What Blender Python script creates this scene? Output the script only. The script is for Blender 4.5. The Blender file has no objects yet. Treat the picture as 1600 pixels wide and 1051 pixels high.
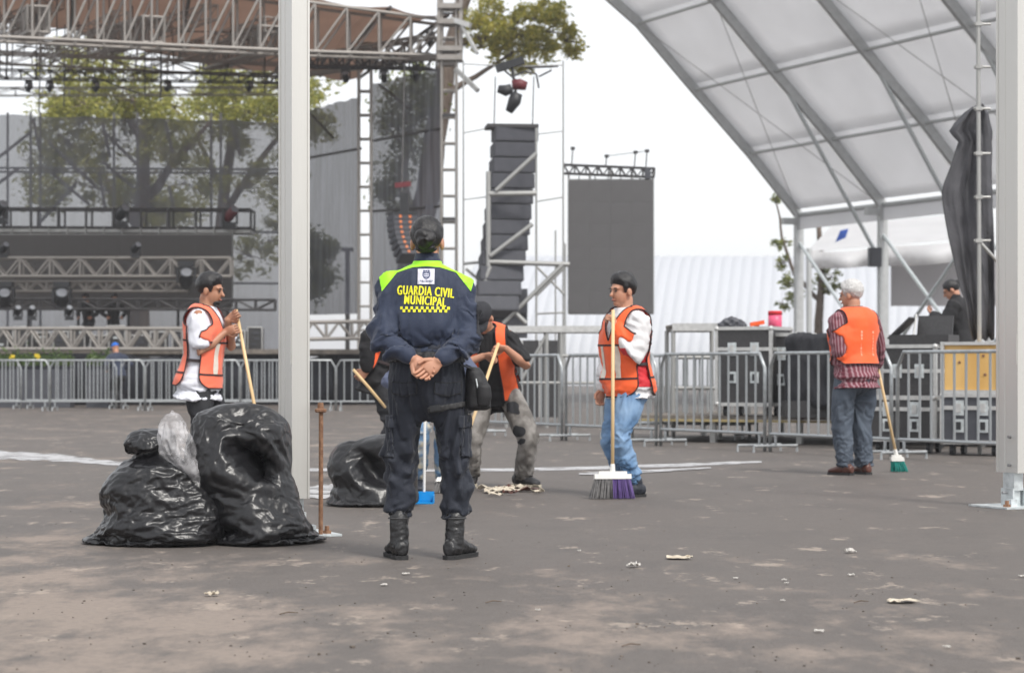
import bpy, math, random
import numpy as np
from mathutils import Vector, Matrix, noise as mn
from mathutils.bvhtree import BVHTree
R = math.radians
V = Vector
random.seed(7)
scn = bpy.context.scene
col = scn.collection

# ------------------------------------------------------------------ camera, sky, sun, exposure
F, CX, HZ, CH = 3400.0, 800.0, 574.0, 0.94      # focal length, centre and horizon in photo pixels, eye height
cd = bpy.data.cameras.new('camera'); cam = bpy.data.objects.new('camera', cd); col.objects.link(cam)
cam.location = (0, 0, CH); cam.rotation_euler = (R(90), 0, 0)
cd.sensor_width = 36; cd.lens = F/1600*36; cd.shift_y = 48.5/1600; cd.clip_end = 3000; cd.clip_start = .1
cd.dof.use_dof = True; cd.dof.focus_distance = 11.2; cd.dof.aperture_fstop = 4.5
scn.camera = cam
SUN_EL, SUN_AZ = 50, 146          # azimuth clockwise from +Y: behind the camera, to the right
w = bpy.data.worlds.new('World'); scn.world = w; w.use_nodes = True
nt = w.node_tree; nt.nodes.clear()
sky = nt.nodes.new('ShaderNodeTexSky'); sky.sky_type = 'NISHITA'; sky.sun_disc = False
sky.sun_elevation = R(SUN_EL); sky.sun_rotation = R(SUN_AZ); sky.dust_density = 2; sky.air_density = 1.0; sky.ozone_density = 1
ov = nt.nodes.new('ShaderNodeMix'); ov.data_type = 'RGBA'; ov.inputs[0].default_value = .7; ov.inputs[7].default_value = (5.6, 5.65, 5.75, 1)   # thin bright overcast over the clear sky
hs = nt.nodes.new('ShaderNodeHueSaturation'); hs.inputs['Saturation'].default_value = .35
bg = nt.nodes.new('ShaderNodeBackground'); bg.inputs[1].default_value = .112
wo = nt.nodes.new('ShaderNodeOutputWorld')
nt.links.new(sky.outputs[0], hs.inputs['Color']); nt.links.new(hs.outputs[0], ov.inputs[6]); nt.links.new(ov.outputs[2], bg.inputs[0]); nt.links.new(bg.outputs[0], wo.inputs[0])
sd = bpy.data.lights.new('sun', 'SUN'); sd.energy = 1.5; sd.angle = R(12); sd.color = (1, .96, .9)
so = bpy.data.objects.new('sun', sd); col.objects.link(so)
az = R(SUN_AZ); el = R(SUN_EL)
so.rotation_euler = (-V((math.sin(az)*math.cos(el), math.cos(az)*math.cos(el), math.sin(el)))).to_track_quat('-Z', 'Y').to_euler()
vs = scn.view_settings; vs.view_transform = 'Standard'; vs.look = 'None'; vs.gamma = 1; vs.exposure = 1.0; vs.use_curve_mapping = False

def P(u, v, y):   # photo pixel at a known distance
    return V(((u-CX)/F*y, y, CH-(v-HZ)/F*y))
def G(u, v):      # photo pixel on the ground
    y = CH*F/(v-HZ); return V(((u-CX)/F*y, y, 0))

# ------------------------------------------------------------------ materials
def mat(name, c, c2=None, rough=.6, metal=0, scale=6, var=.12, bump=0, bscale=40, spec=.5, coat=0, transl=0, alpha=1, stretch=(1,1,1), detail=4, contrast=None, sheen=0):
    m = bpy.data.materials.new(name); m.use_nodes = True
    n = m.node_tree.nodes; l = m.node_tree.links
    b = n['Principled BSDF']; out = n['Material Output']
    tc = n.new('ShaderNodeTexCoord'); mp = n.new('ShaderNodeMapping'); mp.inputs['Scale'].default_value = stretch
    l.new(tc.outputs['Object'], mp.inputs[0])
    nz = n.new('ShaderNodeTexNoise'); nz.inputs['Scale'].default_value = scale; nz.inputs['Detail'].default_value = detail
    l.new(mp.outputs[0], nz.inputs['Vector'])
    mx = n.new('ShaderNodeMix'); mx.data_type = 'RGBA'
    if c2 is None:
        a = [min(1, x*(1-var)) for x in c]; d = [min(1, x*(1+var)) for x in c]
    else: a, d = c, c2
    mx.inputs[6].default_value = (*a, 1); mx.inputs[7].default_value = (*d, 1)
    cr = n.new('ShaderNodeMapRange')
    lo, hi = contrast or (.3, .7)
    cr.inputs[1].default_value = lo; cr.inputs[2].default_value = hi
    l.new(nz.outputs['Fac'], cr.inputs[0]); l.new(cr.outputs[0], mx.inputs[0]); l.new(mx.outputs[2], b.inputs['Base Color'])
    b.inputs['Roughness'].default_value = rough; b.inputs['Metallic'].default_value = metal
    b.inputs['Specular IOR Level'].default_value = spec; b.inputs['Coat Weight'].default_value = coat
    b.inputs['Sheen Weight'].default_value = sheen
    if bump:
        bz = n.new('ShaderNodeTexNoise'); bz.inputs['Scale'].default_value = bscale; bz.inputs['Detail'].default_value = 5
        l.new(mp.outputs[0], bz.inputs['Vector'])
        bp = n.new('ShaderNodeBump'); bp.inputs['Strength'].default_value = bump; bp.inputs['Distance'].default_value = .02
        l.new(bz.outputs['Fac'], bp.inputs['Height']); l.new(bp.outputs[0], b.inputs['Normal'])
    sh = b.outputs[0]
    if transl:
        t = n.new('ShaderNodeBsdfTranslucent'); l.new(mx.outputs[2], t.inputs[0])
        ms = n.new('ShaderNodeMixShader'); ms.inputs[0].default_value = transl; l.new(sh, ms.inputs[1]); l.new(t.outputs[0], ms.inputs[2]); sh = ms.outputs[0]
    if alpha < 1:
        t = n.new('ShaderNodeBsdfTransparent'); ms = n.new('ShaderNodeMixShader'); ms.inputs[0].default_value = alpha
        l.new(t.outputs[0], ms.inputs[1]); l.new(sh, ms.inputs[2]); sh = ms.outputs[0]
    l.new(sh, out.inputs[0])
    return m

MT = {}
def mk_mats():
    T = MT
    T['alu'] = mat('aluminium', (.62,.61,.58), rough=.42, metal=.55, var=.06, scale=3, bump=.05, bscale=60, stretch=(1,1,.08))
    T['alu_bolt'] = mat('bolt_steel', (.35,.35,.36), rough=.4, metal=.8)
    T['galv'] = mat('galvanised_steel', (.4,.42,.43), rough=.42, metal=.6, var=.22, scale=14)
    T['galv2'] = mat('galvanised_plate', (.6,.64,.65), rough=.4, metal=.5, var=.2, scale=20)
    T['tentalu'] = mat('tent_aluminium', (.5,.51,.51), rough=.45, metal=.4, var=.08)
    T['truss'] = mat('truss_aluminium', (.3,.28,.26), rough=.5, metal=.35, var=.15)
    T['trussdk'] = mat('truss_dark', (.05,.048,.05), rough=.5, metal=.3)
    T['scaff'] = mat('scaffold_steel', (.36,.36,.35), rough=.5, metal=.5, var=.2, scale=9)
    T['rust'] = mat('rusty_steel', (.16,.075,.04), (.3,.17,.1), rough=.85, scale=30, bump=.4, bscale=90)
    T['black'] = mat('black_plastic', (.016,.017,.02), rough=.5)
    T['blackcloth'] = mat('black_cloth', (.018,.019,.024), rough=.85, bump=.2, bscale=60)
    T['tarp'] = mat('tarp_cloth', (.06,.06,.068), rough=.7, var=.3, scale=4, bump=.3, bscale=30)
    T['skirt'] = mat('stage_skirt', (.016,.018,.026), rough=.9, var=.25, scale=2)
    T['led'] = mat('led_panel', (.085,.083,.085), rough=.5, var=.06, scale=2)
    T['ledb'] = mat('led_wall', (.062,.057,.054), rough=.55, var=.06, scale=1)
    T['cab'] = mat('speaker_cabinet', (.055,.058,.07), rough=.55, var=.12)
    T['grille'] = mat('speaker_grille', (.048,.05,.062), rough=.65)
    T['canvas'] = mat('roof_canvas', (.42,.32,.27), (.5,.39,.33), rough=.8, scale=.4, transl=.65)
    T['white_pvc'] = mat('white_pvc', (.84,.84,.85), rough=.5, var=.03, scale=.8, transl=.55, bump=.1, bscale=1.5)
    T['hall'] = mat('hall_fabric', (.56,.58,.62), rough=.6, var=.03, transl=.2)
    T['greywall'] = mat('grey_wall', (.33,.32,.33), rough=.8, var=.06, scale=.5)
    T['mesh'] = mat('mesh_fabric', (.16,.17,.2), rough=.9, alpha=.72, var=.3, scale=1.2, stretch=(3,3,.2))
    T['mesh2'] = mat('mesh_fabric_side', (.13,.137,.165), rough=.9, alpha=.82, var=.6, scale=1.5, stretch=(3,3,.25))
    T['bag'] = None
    T['wood'] = mat('broom_wood', (.62,.42,.2), (.72,.53,.3), rough=.5, scale=12, stretch=(1,1,.06))
    T['ply'] = mat('plywood', (.6,.35,.1), (.7,.45,.16), rough=.55, scale=5, stretch=(1,1,.2))
    T['case'] = mat('case_laminate', (.035,.034,.036), rough=.45, var=.2, scale=30)
    T['casealu'] = mat('case_edge', (.55,.55,.54), rough=.4, metal=.5, var=.12, scale=20)
    T['deck'] = mat('deck_wood', (.16,.14,.12), rough=.8, var=.25, scale=8)
    T['yellow'] = mat('yellow_paint', (.34,.27,.13), rough=.6)
    T['orange'] = mat('vest_orange', (.95,.13,.025), rough=.65, var=.06, scale=8, sheen=.2, transl=.12)
    T['coral'] = mat('vest_coral', (.95,.19,.1), rough=.65, var=.06, scale=8, sheen=.2, transl=.12)
    T['piping'] = mat('vest_piping', (.03,.018,.02), rough=.7)
    T['reflect'] = mat('reflective_tape', (.72,.66,.58), rough=.35, var=.08, scale=30)
    T['skin'] = mat('skin', (.42,.2,.125), (.5,.26,.17), rough=.5, scale=10)
    T['skin2'] = mat('skin_tan', (.34,.155,.09), (.42,.21,.13), rough=.5, scale=10)
    T['hair'] = mat('dark_hair', (.009,.008,.009), rough=.36, spec=.5, var=.4, scale=60, bump=.35, bscale=70, stretch=(3,3,.5))
    T['hairgrey'] = mat('grey_hair', (.5,.49,.48), rough=.6, var=.25, scale=60, bump=.4, bscale=80)
    T['eye'] = mat('eye_dark', (.03,.02,.018), rough=.2)
    T['lip'] = mat('lip', (.33,.12,.09), rough=.45)
    T['navy'] = mat('navy_twill', (.012,.020,.048), (.017,.028,.06), rough=.72, scale=5, bump=.15, bscale=160, sheen=.15)
    T['navypant'] = mat('dark_navy_twill', (.006,.009,.018), (.009,.013,.025), rough=.75, scale=5, bump=.15, bscale=160, sheen=.1)
    T['lime'] = mat('lime_fabric', (.36,.9,.02), rough=.6, var=.05)
    T['yellowtxt'] = mat('yellow_print', (.85,.8,.02), rough=.6, var=.03)
    T['patch'] = mat('white_patch', (.66,.66,.74), rough=.7, var=.05)
    T['crest'] = mat('crest_print', (.06,.08,.16), rough=.7)
    T['boot'] = mat('boot_leather', (.012,.012,.013), rough=.38, bump=.25, bscale=60, var=.3)
    T['sole'] = mat('boot_sole', (.018,.018,.019), rough=.7)
    T['nylon'] = mat('black_nylon', (.012,.012,.014), rough=.6, bump=.25, bscale=150)
    T['strap'] = mat('grey_webbing', (.045,.045,.047), rough=.7)
    T['whiteshirt'] = mat('white_shirt', (.68,.69,.75), rough=.75, var=.05)
    T['sweat'] = mat('white_sweatshirt', (.7,.69,.7), rough=.8, var=.05)
    T['red'] = mat('red_cloth', (.55,.02,.03), rough=.7)
    T['blackshirt'] = mat('black_shirt', (.013,.013,.015), rough=.85)
    T['blueshirt'] = mat('grey_blue_shirt', (.1,.12,.19), rough=.8)
    T['darkpants'] = mat('charcoal_trousers', (.02,.021,.025), rough=.85, var=.2)
    T['jeans'] = mat('blue_jeans', (.1,.2,.36), (.26,.38,.54), rough=.8, scale=5, contrast=(.35,.75), bump=.1, bscale=120)
    T['jeansrip'] = mat('ripped_blue_jeans', (.12,.22,.36), (.55,.5,.38), rough=.8, scale=14, contrast=(.45,.65))
    T['jeansgrey'] = mat('slate_jeans', (.045,.06,.085), (.08,.1,.13), rough=.8, scale=6, bump=.1, bscale=120)
    T['jeansrg'] = mat('grey_ripped_jeans', (.12,.11,.1), (.27,.255,.24), rough=.8, scale=11, contrast=(.4,.62))
    T['brownboot'] = mat('brown_boot', (.09,.03,.02), rough=.4)
    T['sneaker'] = mat('sneaker_canvas', (.03,.03,.033), rough=.6)
    T['sneakw'] = mat('sneaker_cream', (.6,.54,.42), rough=.6)
    T['shoenavy'] = mat('navy_shoe', (.02,.024,.035), rough=.5)
    T['bristle_p'] = mat('purple_bristle', (.1,.06,.2), rough=.7)
    T['bristle_g'] = mat('grey_bristle', (.15,.145,.145), rough=.7, var=.3, scale=40)
    T['bristle_t'] = mat('teal_bristle', (.0,.2,.17), rough=.6, var=.2, scale=40)
    T['white_pl'] = mat('white_plastic', (.72,.71,.68), rough=.4)
    T['blue_pl'] = mat('blue_plastic', (.0,.25,.62), rough=.35)
    T['pink'] = mat('pink_tin', (.75,.1,.2), rough=.4, var=.2, scale=12)
    T['orangelamp'] = mat('amber_driver', (.7,.2,.06), rough=.4)
    T['lens'] = mat('lamp_lens', (.2,.21,.23), rough=.3)
    T['redfix'] = mat('red_fixture', (.12,.012,.018), rough=.5)
    T['bluecap'] = mat('blue_cap', (.01,.12,.5), rough=.7)
    T['paper'] = mat('litter_paper', (.62,.56,.46), (.4,.34,.26), rough=.8, scale=20)
    T['paperw'] = mat('litter_white', (.5,.48,.45), rough=.8)
    T['bark'] = mat('bark', (.09,.065,.05), (.15,.115,.09), rough=.9, scale=6, stretch=(4,4,.6), bump=.5, bscale=14)
    T['flagblue'] = mat('flag_blue', (.03,.1,.45), rough=.7)
    T['soil'] = mat('planter_soil', (.04,.03,.022), rough=.95)
    T['petal'] = mat('yellow_petal', (.75,.55,.03), rough=.6)
    # leaves: each leaf its own tone; the two brightest sets have backlight painted in
    for nm, ca, cb, tr in (('leaf', (.1,.14,.03), (.32,.34,.07), .6), ('leaf_backlit', (.2,.23,.05), (.55,.52,.13), .6), ('leafy', (.26,.28,.045), (.66,.58,.12), .6), ('leafhedge', (.03,.07,.012), (.08,.13,.02), .2)):
        m = bpy.data.materials.new(nm); m.use_nodes = True; n = m.node_tree.nodes; l = m.node_tree.links
        b = n['Principled BSDF']; g = n.new('ShaderNodeNewGeometry'); mx = n.new('ShaderNodeMix'); mx.data_type = 'RGBA'
        mx.inputs[6].default_value = (*ca, 1); mx.inputs[7].default_value = (*cb, 1)
        l.new(g.outputs['Random Per Island'], mx.inputs[0]); l.new(mx.outputs[2], b.inputs['Base Color']); b.inputs['Roughness'].default_value = .55
        t = n.new('ShaderNodeBsdfTranslucent'); l.new(mx.outputs[2], t.inputs[0])
        ms = n.new('ShaderNodeMixShader'); ms.inputs[0].default_value = tr
        l.new(b.outputs[0], ms.inputs[1]); l.new(t.outputs[0], ms.inputs[2]); l.new(ms.outputs[0], n['Material Output'].inputs[0])
        T[nm] = m
    # black bin-bag film: glossy with fine crinkle
    m = mat('bin_bag_film', (.009,.009,.0105), rough=.33, spec=.5, bump=.3, bscale=18, var=.2); T['bag'] = m
    # clear plastic film
    m = bpy.data.materials.new('clear_film'); m.use_nodes = True; n = m.node_tree.nodes; l = m.node_tree.links
    b = n['Principled BSDF']; b.inputs['Base Color'].default_value = (.75,.74,.76,1); b.inputs['Roughness'].default_value = .2
    t = n.new('ShaderNodeBsdfTransparent'); ms = n.new('ShaderNodeMixShader')
    tc = n.new('ShaderNodeTexCoord'); nz = n.new('ShaderNodeTexNoise'); nz.inputs['Scale'].default_value = 14; l.new(tc.outputs['Object'], nz.inputs['Vector'])
    mr = n.new('ShaderNodeMapRange'); mr.inputs[1].default_value = .35; mr.inputs[2].default_value = .7; mr.inputs[3].default_value = .12; mr.inputs[4].default_value = .5
    l.new(nz.outputs[0], mr.inputs[0]); l.new(mr.outputs[0], ms.inputs[0]); l.new(t.outputs[0], ms.inputs[1]); l.new(b.outputs[0], ms.inputs[2]); l.new(ms.outputs[0], n['Material Output'].inputs[0])
    T['film'] = m
    # striped shirt: woven vertical stripes
    m = mat('striped_shirt', (.3,.07,.1), rough=.8); n = m.node_tree.nodes; l = m.node_tree.links
    b = n['Principled BSDF']; tc = n.new('ShaderNodeTexCoord'); sp = n.new('ShaderNodeSeparateXYZ'); l.new(tc.outputs['Object'], sp.inputs[0])
    ad = n.new('ShaderNodeAttribute'); ad.attribute_name = 'weft'
    mu = n.new('ShaderNodeMath'); mu.operation = 'MULTIPLY'; mu.inputs[1].default_value = 230; l.new(ad.outputs['Fac'], mu.inputs[0])
    sn = n.new('ShaderNodeMath'); sn.operation = 'SINE'; l.new(mu.outputs[0], sn.inputs[0])
    mr = n.new('ShaderNodeMapRange'); mr.inputs[1].default_value = .1; mr.inputs[2].default_value = .6; l.new(sn.outputs[0], mr.inputs[0])
    mx = n.new('ShaderNodeMix'); mx.data_type = 'RGBA'; mx.inputs[6].default_value = (.15,.028,.045,1); mx.inputs[7].default_value = (.33,.2,.225,1)
    l.new(mr.outputs[0], mx.inputs[0]); l.new(mx.outputs[2], b.inputs['Base Color']); T['stripe'] = m
mk_mats()

# ------------------------------------------------------------------ mesh helpers
bench = bpy.data.scenes.new('workbench')      # shapes are evaluated here, away from the finished scene
def bench_dg():
    with bpy.context.temp_override(scene=bench, view_layer=bench.view_layers[0]): return bpy.context.evaluated_depsgraph_get()
class MB:
    def __init__(s): s.v = []; s.f = []; s.m = []
    def add(s, vs, fs, mi=0):
        o = len(s.v); s.v += [tuple(x) for x in vs]; s.f += [tuple(i+o for i in f) for f in fs]; s.m += [mi]*len(fs); return s
    def box(s, c, d, rot=None, mi=0):
        x, y, z = d[0]/2, d[1]/2, d[2]/2
        pts = [V(p) for p in ((-x,-y,-z),(x,-y,-z),(x,y,-z),(-x,y,-z),(-x,-y,z),(x,-y,z),(x,y,z),(-x,y,z))]
        if rot is not None: pts = [rot @ p for p in pts]
        return s.add([p+V(c) for p in pts], [(0,3,2,1),(4,5,6,7),(0,1,5,4),(1,2,6,5),(2,3,7,6),(3,0,4,7)], mi)
    def beam(s, a, b, wd, h, mi=0, up=V((0,0,1))):
        a = V(a); b = V(b); t = (b-a).normalized(); r = t.cross(up)
        if r.length < 1e-4: r = V((1,0,0))
        r.normalize(); u = r.cross(t)
        return s.box((a+b)/2, (wd, (b-a).length, h), Matrix((r, t, u)).transposed(), mi)
    def tube(s, pts, rad, n=8, mi=0, closed=False, cap=True, flat=1.0, ref=V((0,0,1))):
        pts = [V(p) for p in pts]; k = len(pts)
        if not hasattr(rad, '__len__'): rad = [rad]*k
        vs = []; prev = None
        for i, p in enumerate(pts):
            if closed: t = pts[(i+1)%k]-pts[i-1]
            else: t = pts[min(i+1,k-1)]-pts[max(i-1,0)]
            t.normalize()
            if prev is None:
                a = t.cross(ref)
                if a.length < .05: a = t.cross(V((1,0,0)))
            else: a = prev-t*prev.dot(t)
            a.normalize(); prev = a; b = t.cross(a)
            for j in range(n):
                an = 2*math.pi*j/n; vs.append(p+(a*math.cos(an)+b*math.sin(an)*flat)*rad[i])
        fs = []
        for i in range(k if closed else k-1):
            for j in range(n):
                i2 = (i+1)%k; fs.append((i*n+j, i*n+(j+1)%n, i2*n+(j+1)%n, i2*n+j))
        if cap and not closed: fs += [tuple(range(n-1,-1,-1)), tuple((k-1)*n+j for j in range(n))]
        return s.add(vs, fs, mi)
    def rings(s, st, n=20, mi=0, capa=True, capb=True):   # st: (centre, xaxis*rx, yaxis*ry)
        vs = []
        for c, ax, ay in st:
            for j in range(n):
                an = 2*math.pi*j/n; vs.append(V(c)+V(ax)*math.cos(an)+V(ay)*math.sin(an))
        fs = [(i*n+j, i*n+(j+1)%n, (i+1)*n+(j+1)%n, (i+1)*n+j) for i in range(len(st)-1) for j in range(n)]
        if capa: fs.append(tuple(range(n-1,-1,-1)))
        if capb: fs.append(tuple((len(st)-1)*n+j for j in range(n)))
        return s.add(vs, fs, mi)
    def limb(s, pts, rad, n=14, ref=V((0,1,0)), flat=1.0, mi=0):   # tube with rounded ends
        pts = [V(p) for p in pts]; rad = list(rad)
        d0 = (pts[0]-pts[1]).normalized(); d1 = (pts[-1]-pts[-2]).normalized(); a, b = rad[0], rad[-1]
        P2 = [pts[0]+d0*a*.9, pts[0]+d0*a*.6]+pts+[pts[-1]+d1*b*.6, pts[-1]+d1*b*.9]
        return s.tube(P2, [a*.35, a*.8]+rad+[b*.8, b*.35], n, mi, flat=flat, ref=ref)
    def ell(s, c, r, n=16, k=10, rot=None, mi=0):
        vs = []; c = V(c)
        for i in range(1, k):
            th = math.pi*i/k
            for j in range(n):
                an = 2*math.pi*j/n; p = V((r[0]*math.sin(th)*math.cos(an), r[1]*math.sin(th)*math.sin(an), r[2]*math.cos(th)))
                vs.append(c+(rot @ p if rot is not None else p))
        top = V((0,0,r[2])); bot = V((0,0,-r[2]))
        if rot is not None: top = rot @ top; bot = rot @ bot
        vs += [c+top, c+bot]; T = len(vs)-2; B = T+1
        fs = [((i)*n+j, (i+1)*n+j, (i+1)*n+(j+1)%n, i*n+(j+1)%n) for i in range(k-2) for j in range(n)]
        fs += [(T, j, (j+1)%n) for j in range(n)]+[(B, (k-2)*n+(j+1)%n, (k-2)*n+j) for j in range(n)]
        return s.add(vs, fs, mi)
    def mesh(s, name='m', smooth=False):
        me = bpy.data.meshes.new(name); me.from_pydata(s.v, [], s.f)
        if any(s.m): me.polygons.foreach_set('material_index', s.m)
        if smooth: me.polygons.foreach_set('use_smooth', [True]*len(s.f))
        me.update(); return me

def link(name, data, mats=None, parent=None, kind=None):
    o = bpy.data.objects.new(name, data); col.objects.link(o)
    if mats is not None and data is not None and len(data.materials) == 0:
        for m in (mats if isinstance(mats, (list, tuple)) else [mats]): data.materials.append(m)
    if parent is not None:
        o.parent = parent; o.matrix_parent_inverse = Matrix.Translation(-parent.location)
    if kind: o['kind'] = kind
    return o
def thing(name, label, cat, loc=(0,0,0), group=None):
    o = bpy.data.objects.new(name, None); col.objects.link(o); o.location = loc; o.empty_display_size = .2
    return tag(o, label, cat, group)
def tag(o, label, cat, group=None):
    o['label'] = label; o['category'] = cat
    if group: o['group'] = group
    return o
def part(name, mb, mats, parent, smooth=False, kind=None):
    return link(name, mb if isinstance(mb, bpy.types.Mesh) else mb.mesh(name, smooth), mats, parent, kind)
ROD = {}
def rod(name, a, b, r, m, parent, n=8, square=False):   # shares one unit-rod mesh per material
    key = (m, n, square)
    if key not in ROD:
        if square: me = MB().box((0,0,.5), (2,2,1)).mesh('rod')
        else: me = MB().tube([(0,0,0),(0,0,1)], 1, n).mesh('rod', True)
        if not square:
            for p in me.polygons:
                if len(p.vertices) > 4: p.use_smooth = False
        me.materials.append(MT[m]); ROD[key] = me
    a = V(a); b = V(b); d = b-a
    o = bpy.data.objects.new(name, ROD[key]); col.objects.link(o)
    q = d.to_track_quat('Z', 'Y').to_matrix().to_4x4()
    M = Matrix.Translation(a) @ q @ Matrix.Diagonal((r, r, d.length, 1))
    if parent is not None: o.parent = parent; o.matrix_parent_inverse = Matrix.Translation(-parent.location)
    o.matrix_basis = M
    return o
def copy_tree(o, parent=None):
    c = o.copy(); col.objects.link(c)
    if parent is not None: c.parent = parent
    for ch in o.children: copy_tree(ch, c)
    return c
def remesh(mb, vox, smooth=4, fac=.5):   # voxel union of overlapping shells -> one continuous surface
    me = mb.mesh('tmp'); o = bpy.data.objects.new('tmp', me); bench.collection.objects.link(o)
    r = o.modifiers.new('r', 'REMESH'); r.mode = 'VOXEL'; r.voxel_size = vox; r.use_smooth_shade = True
    if smooth:
        s = o.modifiers.new('s', 'SMOOTH'); s.factor = fac; s.iterations = smooth
    dg = bench_dg(); dg.update()
    out = bpy.data.meshes.new_from_object(o.evaluated_get(dg), depsgraph=dg); bpy.data.objects.remove(o); bpy.data.meshes.remove(me)
    return out
def vcount(me):
    a = np.empty(len(me.vertices)*3); me.vertices.foreach_get('co', a); return a.reshape(-1,3)
def displace(me, fn):
    co = vcount(me); nn = np.empty(len(me.vertices)*3); me.vertices.foreach_get('normal', nn); nn = nn.reshape(-1,3)
    d = np.array([fn(V(c), V(k)) for c, k in zip(co, nn)])
    if d.ndim == 1: co = co+nn*d[:,None]
    else: co = co+d
    me.vertices.foreach_set('co', co.ravel()); me.update(); return me
def fold(p, fx, fy, fz, seed=0.):
    q = V((p.x*fx+seed, p.y*fy+seed*1.7, p.z*fz-seed))
    a = mn.noise(q); b = mn.noise(q*2.1+V((3.1,7.7,1.3)))
    return (1-2*abs(a))*.7+(1-2*abs(b))*.3-.5
def dirwaves(seed, n, fr, tilt, ztilt=1.0):
    """random set of crease directions: (unit vector, frequency, phase, mask offset)"""
    r = random.Random(seed); out = []
    for _ in range(n):
        d = V((r.gauss(0,1)*tilt, r.gauss(0,1)*tilt, r.gauss(0,1)*ztilt)).normalized(); out.append((d, r.uniform(*fr), r.uniform(0,9), V((r.uniform(-40,40), r.uniform(-40,40), r.uniform(-40,40)))))
    return out
def creases(q, W, sharp=1.0, mscale=4.):
    """sum of straight folds, each living in its own patches; about -0.5..1"""
    h = 0
    for d, f, ph, mo in W:
        m = mn.noise(q*mscale+mo)*2.2
        if m <= 0: continue
        x = q.dot(d)*f+ph+.55*mn.noise(q*2.2+mo); t = abs((x%1.0)*2-1)
        t = 1-t if sharp == 1.0 else (1-t)**sharp
        h += min(1, m)*(t-.4)/f
    return h
def clip(me, fields, off=0., thick=0.):
    """keep the part of a mesh where every field(p) > 0, cut exactly at the zero lines; offset along normals"""
    me.calc_loop_triangles(); co = vcount(me); nn = np.empty(len(me.vertices)*3); me.vertices.foreach_get('normal', nn); nn = nn.reshape(-1,3)
    CV = [V(c) for c in co]; NV = [V(c) for c in nn]; live = np.ones(len(me.loop_triangles), bool); full = np.ones(len(me.loop_triangles), bool)
    tri = np.empty(len(me.loop_triangles)*3, np.int32); me.loop_triangles.foreach_get('vertices', tri); tri = tri.reshape(-1,3)
    need = np.ones(len(co), bool)
    for f in fields:
        val = np.full(len(co), -1.); idx = np.nonzero(need)[0]
        for k in idx: val[k] = f(CV[k])
        tv = val[tri]; live &= tv.max(1) > 0; full &= tv.min(1) > 0
        need = np.zeros(len(co), bool); need[tri[live].ravel()] = True
    polys = [[(CV[k], NV[k]) for k in t] for t in tri[live & ~full]]; whole = [[(CV[k], NV[k]) for k in t] for t in tri[live & full]]
    for f in fields:
        out = []
        for pl in polys:
            d = [f(p) for p, _ in pl]
            if min(d) > 0: out.append(pl); continue
            if max(d) <= 0: continue
            q = []
            for i in range(len(pl)):
                j = (i+1)%len(pl)
                if d[i] > 0: q.append(pl[i])
                if (d[i] > 0) != (d[j] > 0):
                    t = d[i]/(d[i]-d[j]); q.append((pl[i][0].lerp(pl[j][0], t), pl[i][1].lerp(pl[j][1], t)))
            if len(q) > 2: out.append(q)
        polys = out
    key = {}; vs = []; fs = []
    for pl in whole+polys:
        ids = []
        for p, n_ in pl:
            k = (round(p.x*1e4), round(p.y*1e4), round(p.z*1e4))
            if k not in key: key[k] = len(vs); vs.append(p+n_.normalized()*off)
            if not ids or ids[-1] != key[k]: ids.append(key[k])
        if len(ids) > 2 and ids[0] == ids[-1]: ids.pop()
        if len(set(ids)) == len(ids) and len(ids) > 2: fs.append(ids)
    r = bpy.data.meshes.new('clip'); r.from_pydata(vs, [], fs); r.polygons.foreach_set('use_smooth', [True]*len(fs)); r.update()
    return r
def border(me, r, n=4):   # thin cord along the open edges of a clipped sheet
    cnt = {}
    for p in me.polygons:
        for e in p.edge_keys: cnt[e] = cnt.get(e, 0)+1
    mb = MB(); vv = me.vertices
    for (a, b), c in cnt.items():
        if c == 1:
            pa, pb = vv[a].co, vv[b].co; d = pb-pa
            if d.length > 1e-5: mb.tube([pa-d*.15, pb+d*.15], r, n)
    return mb
def solid(o, t, off=-1):
    m = o.modifiers.new('thickness', 'SOLIDIFY'); m.thickness = t; m.offset = off
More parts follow.
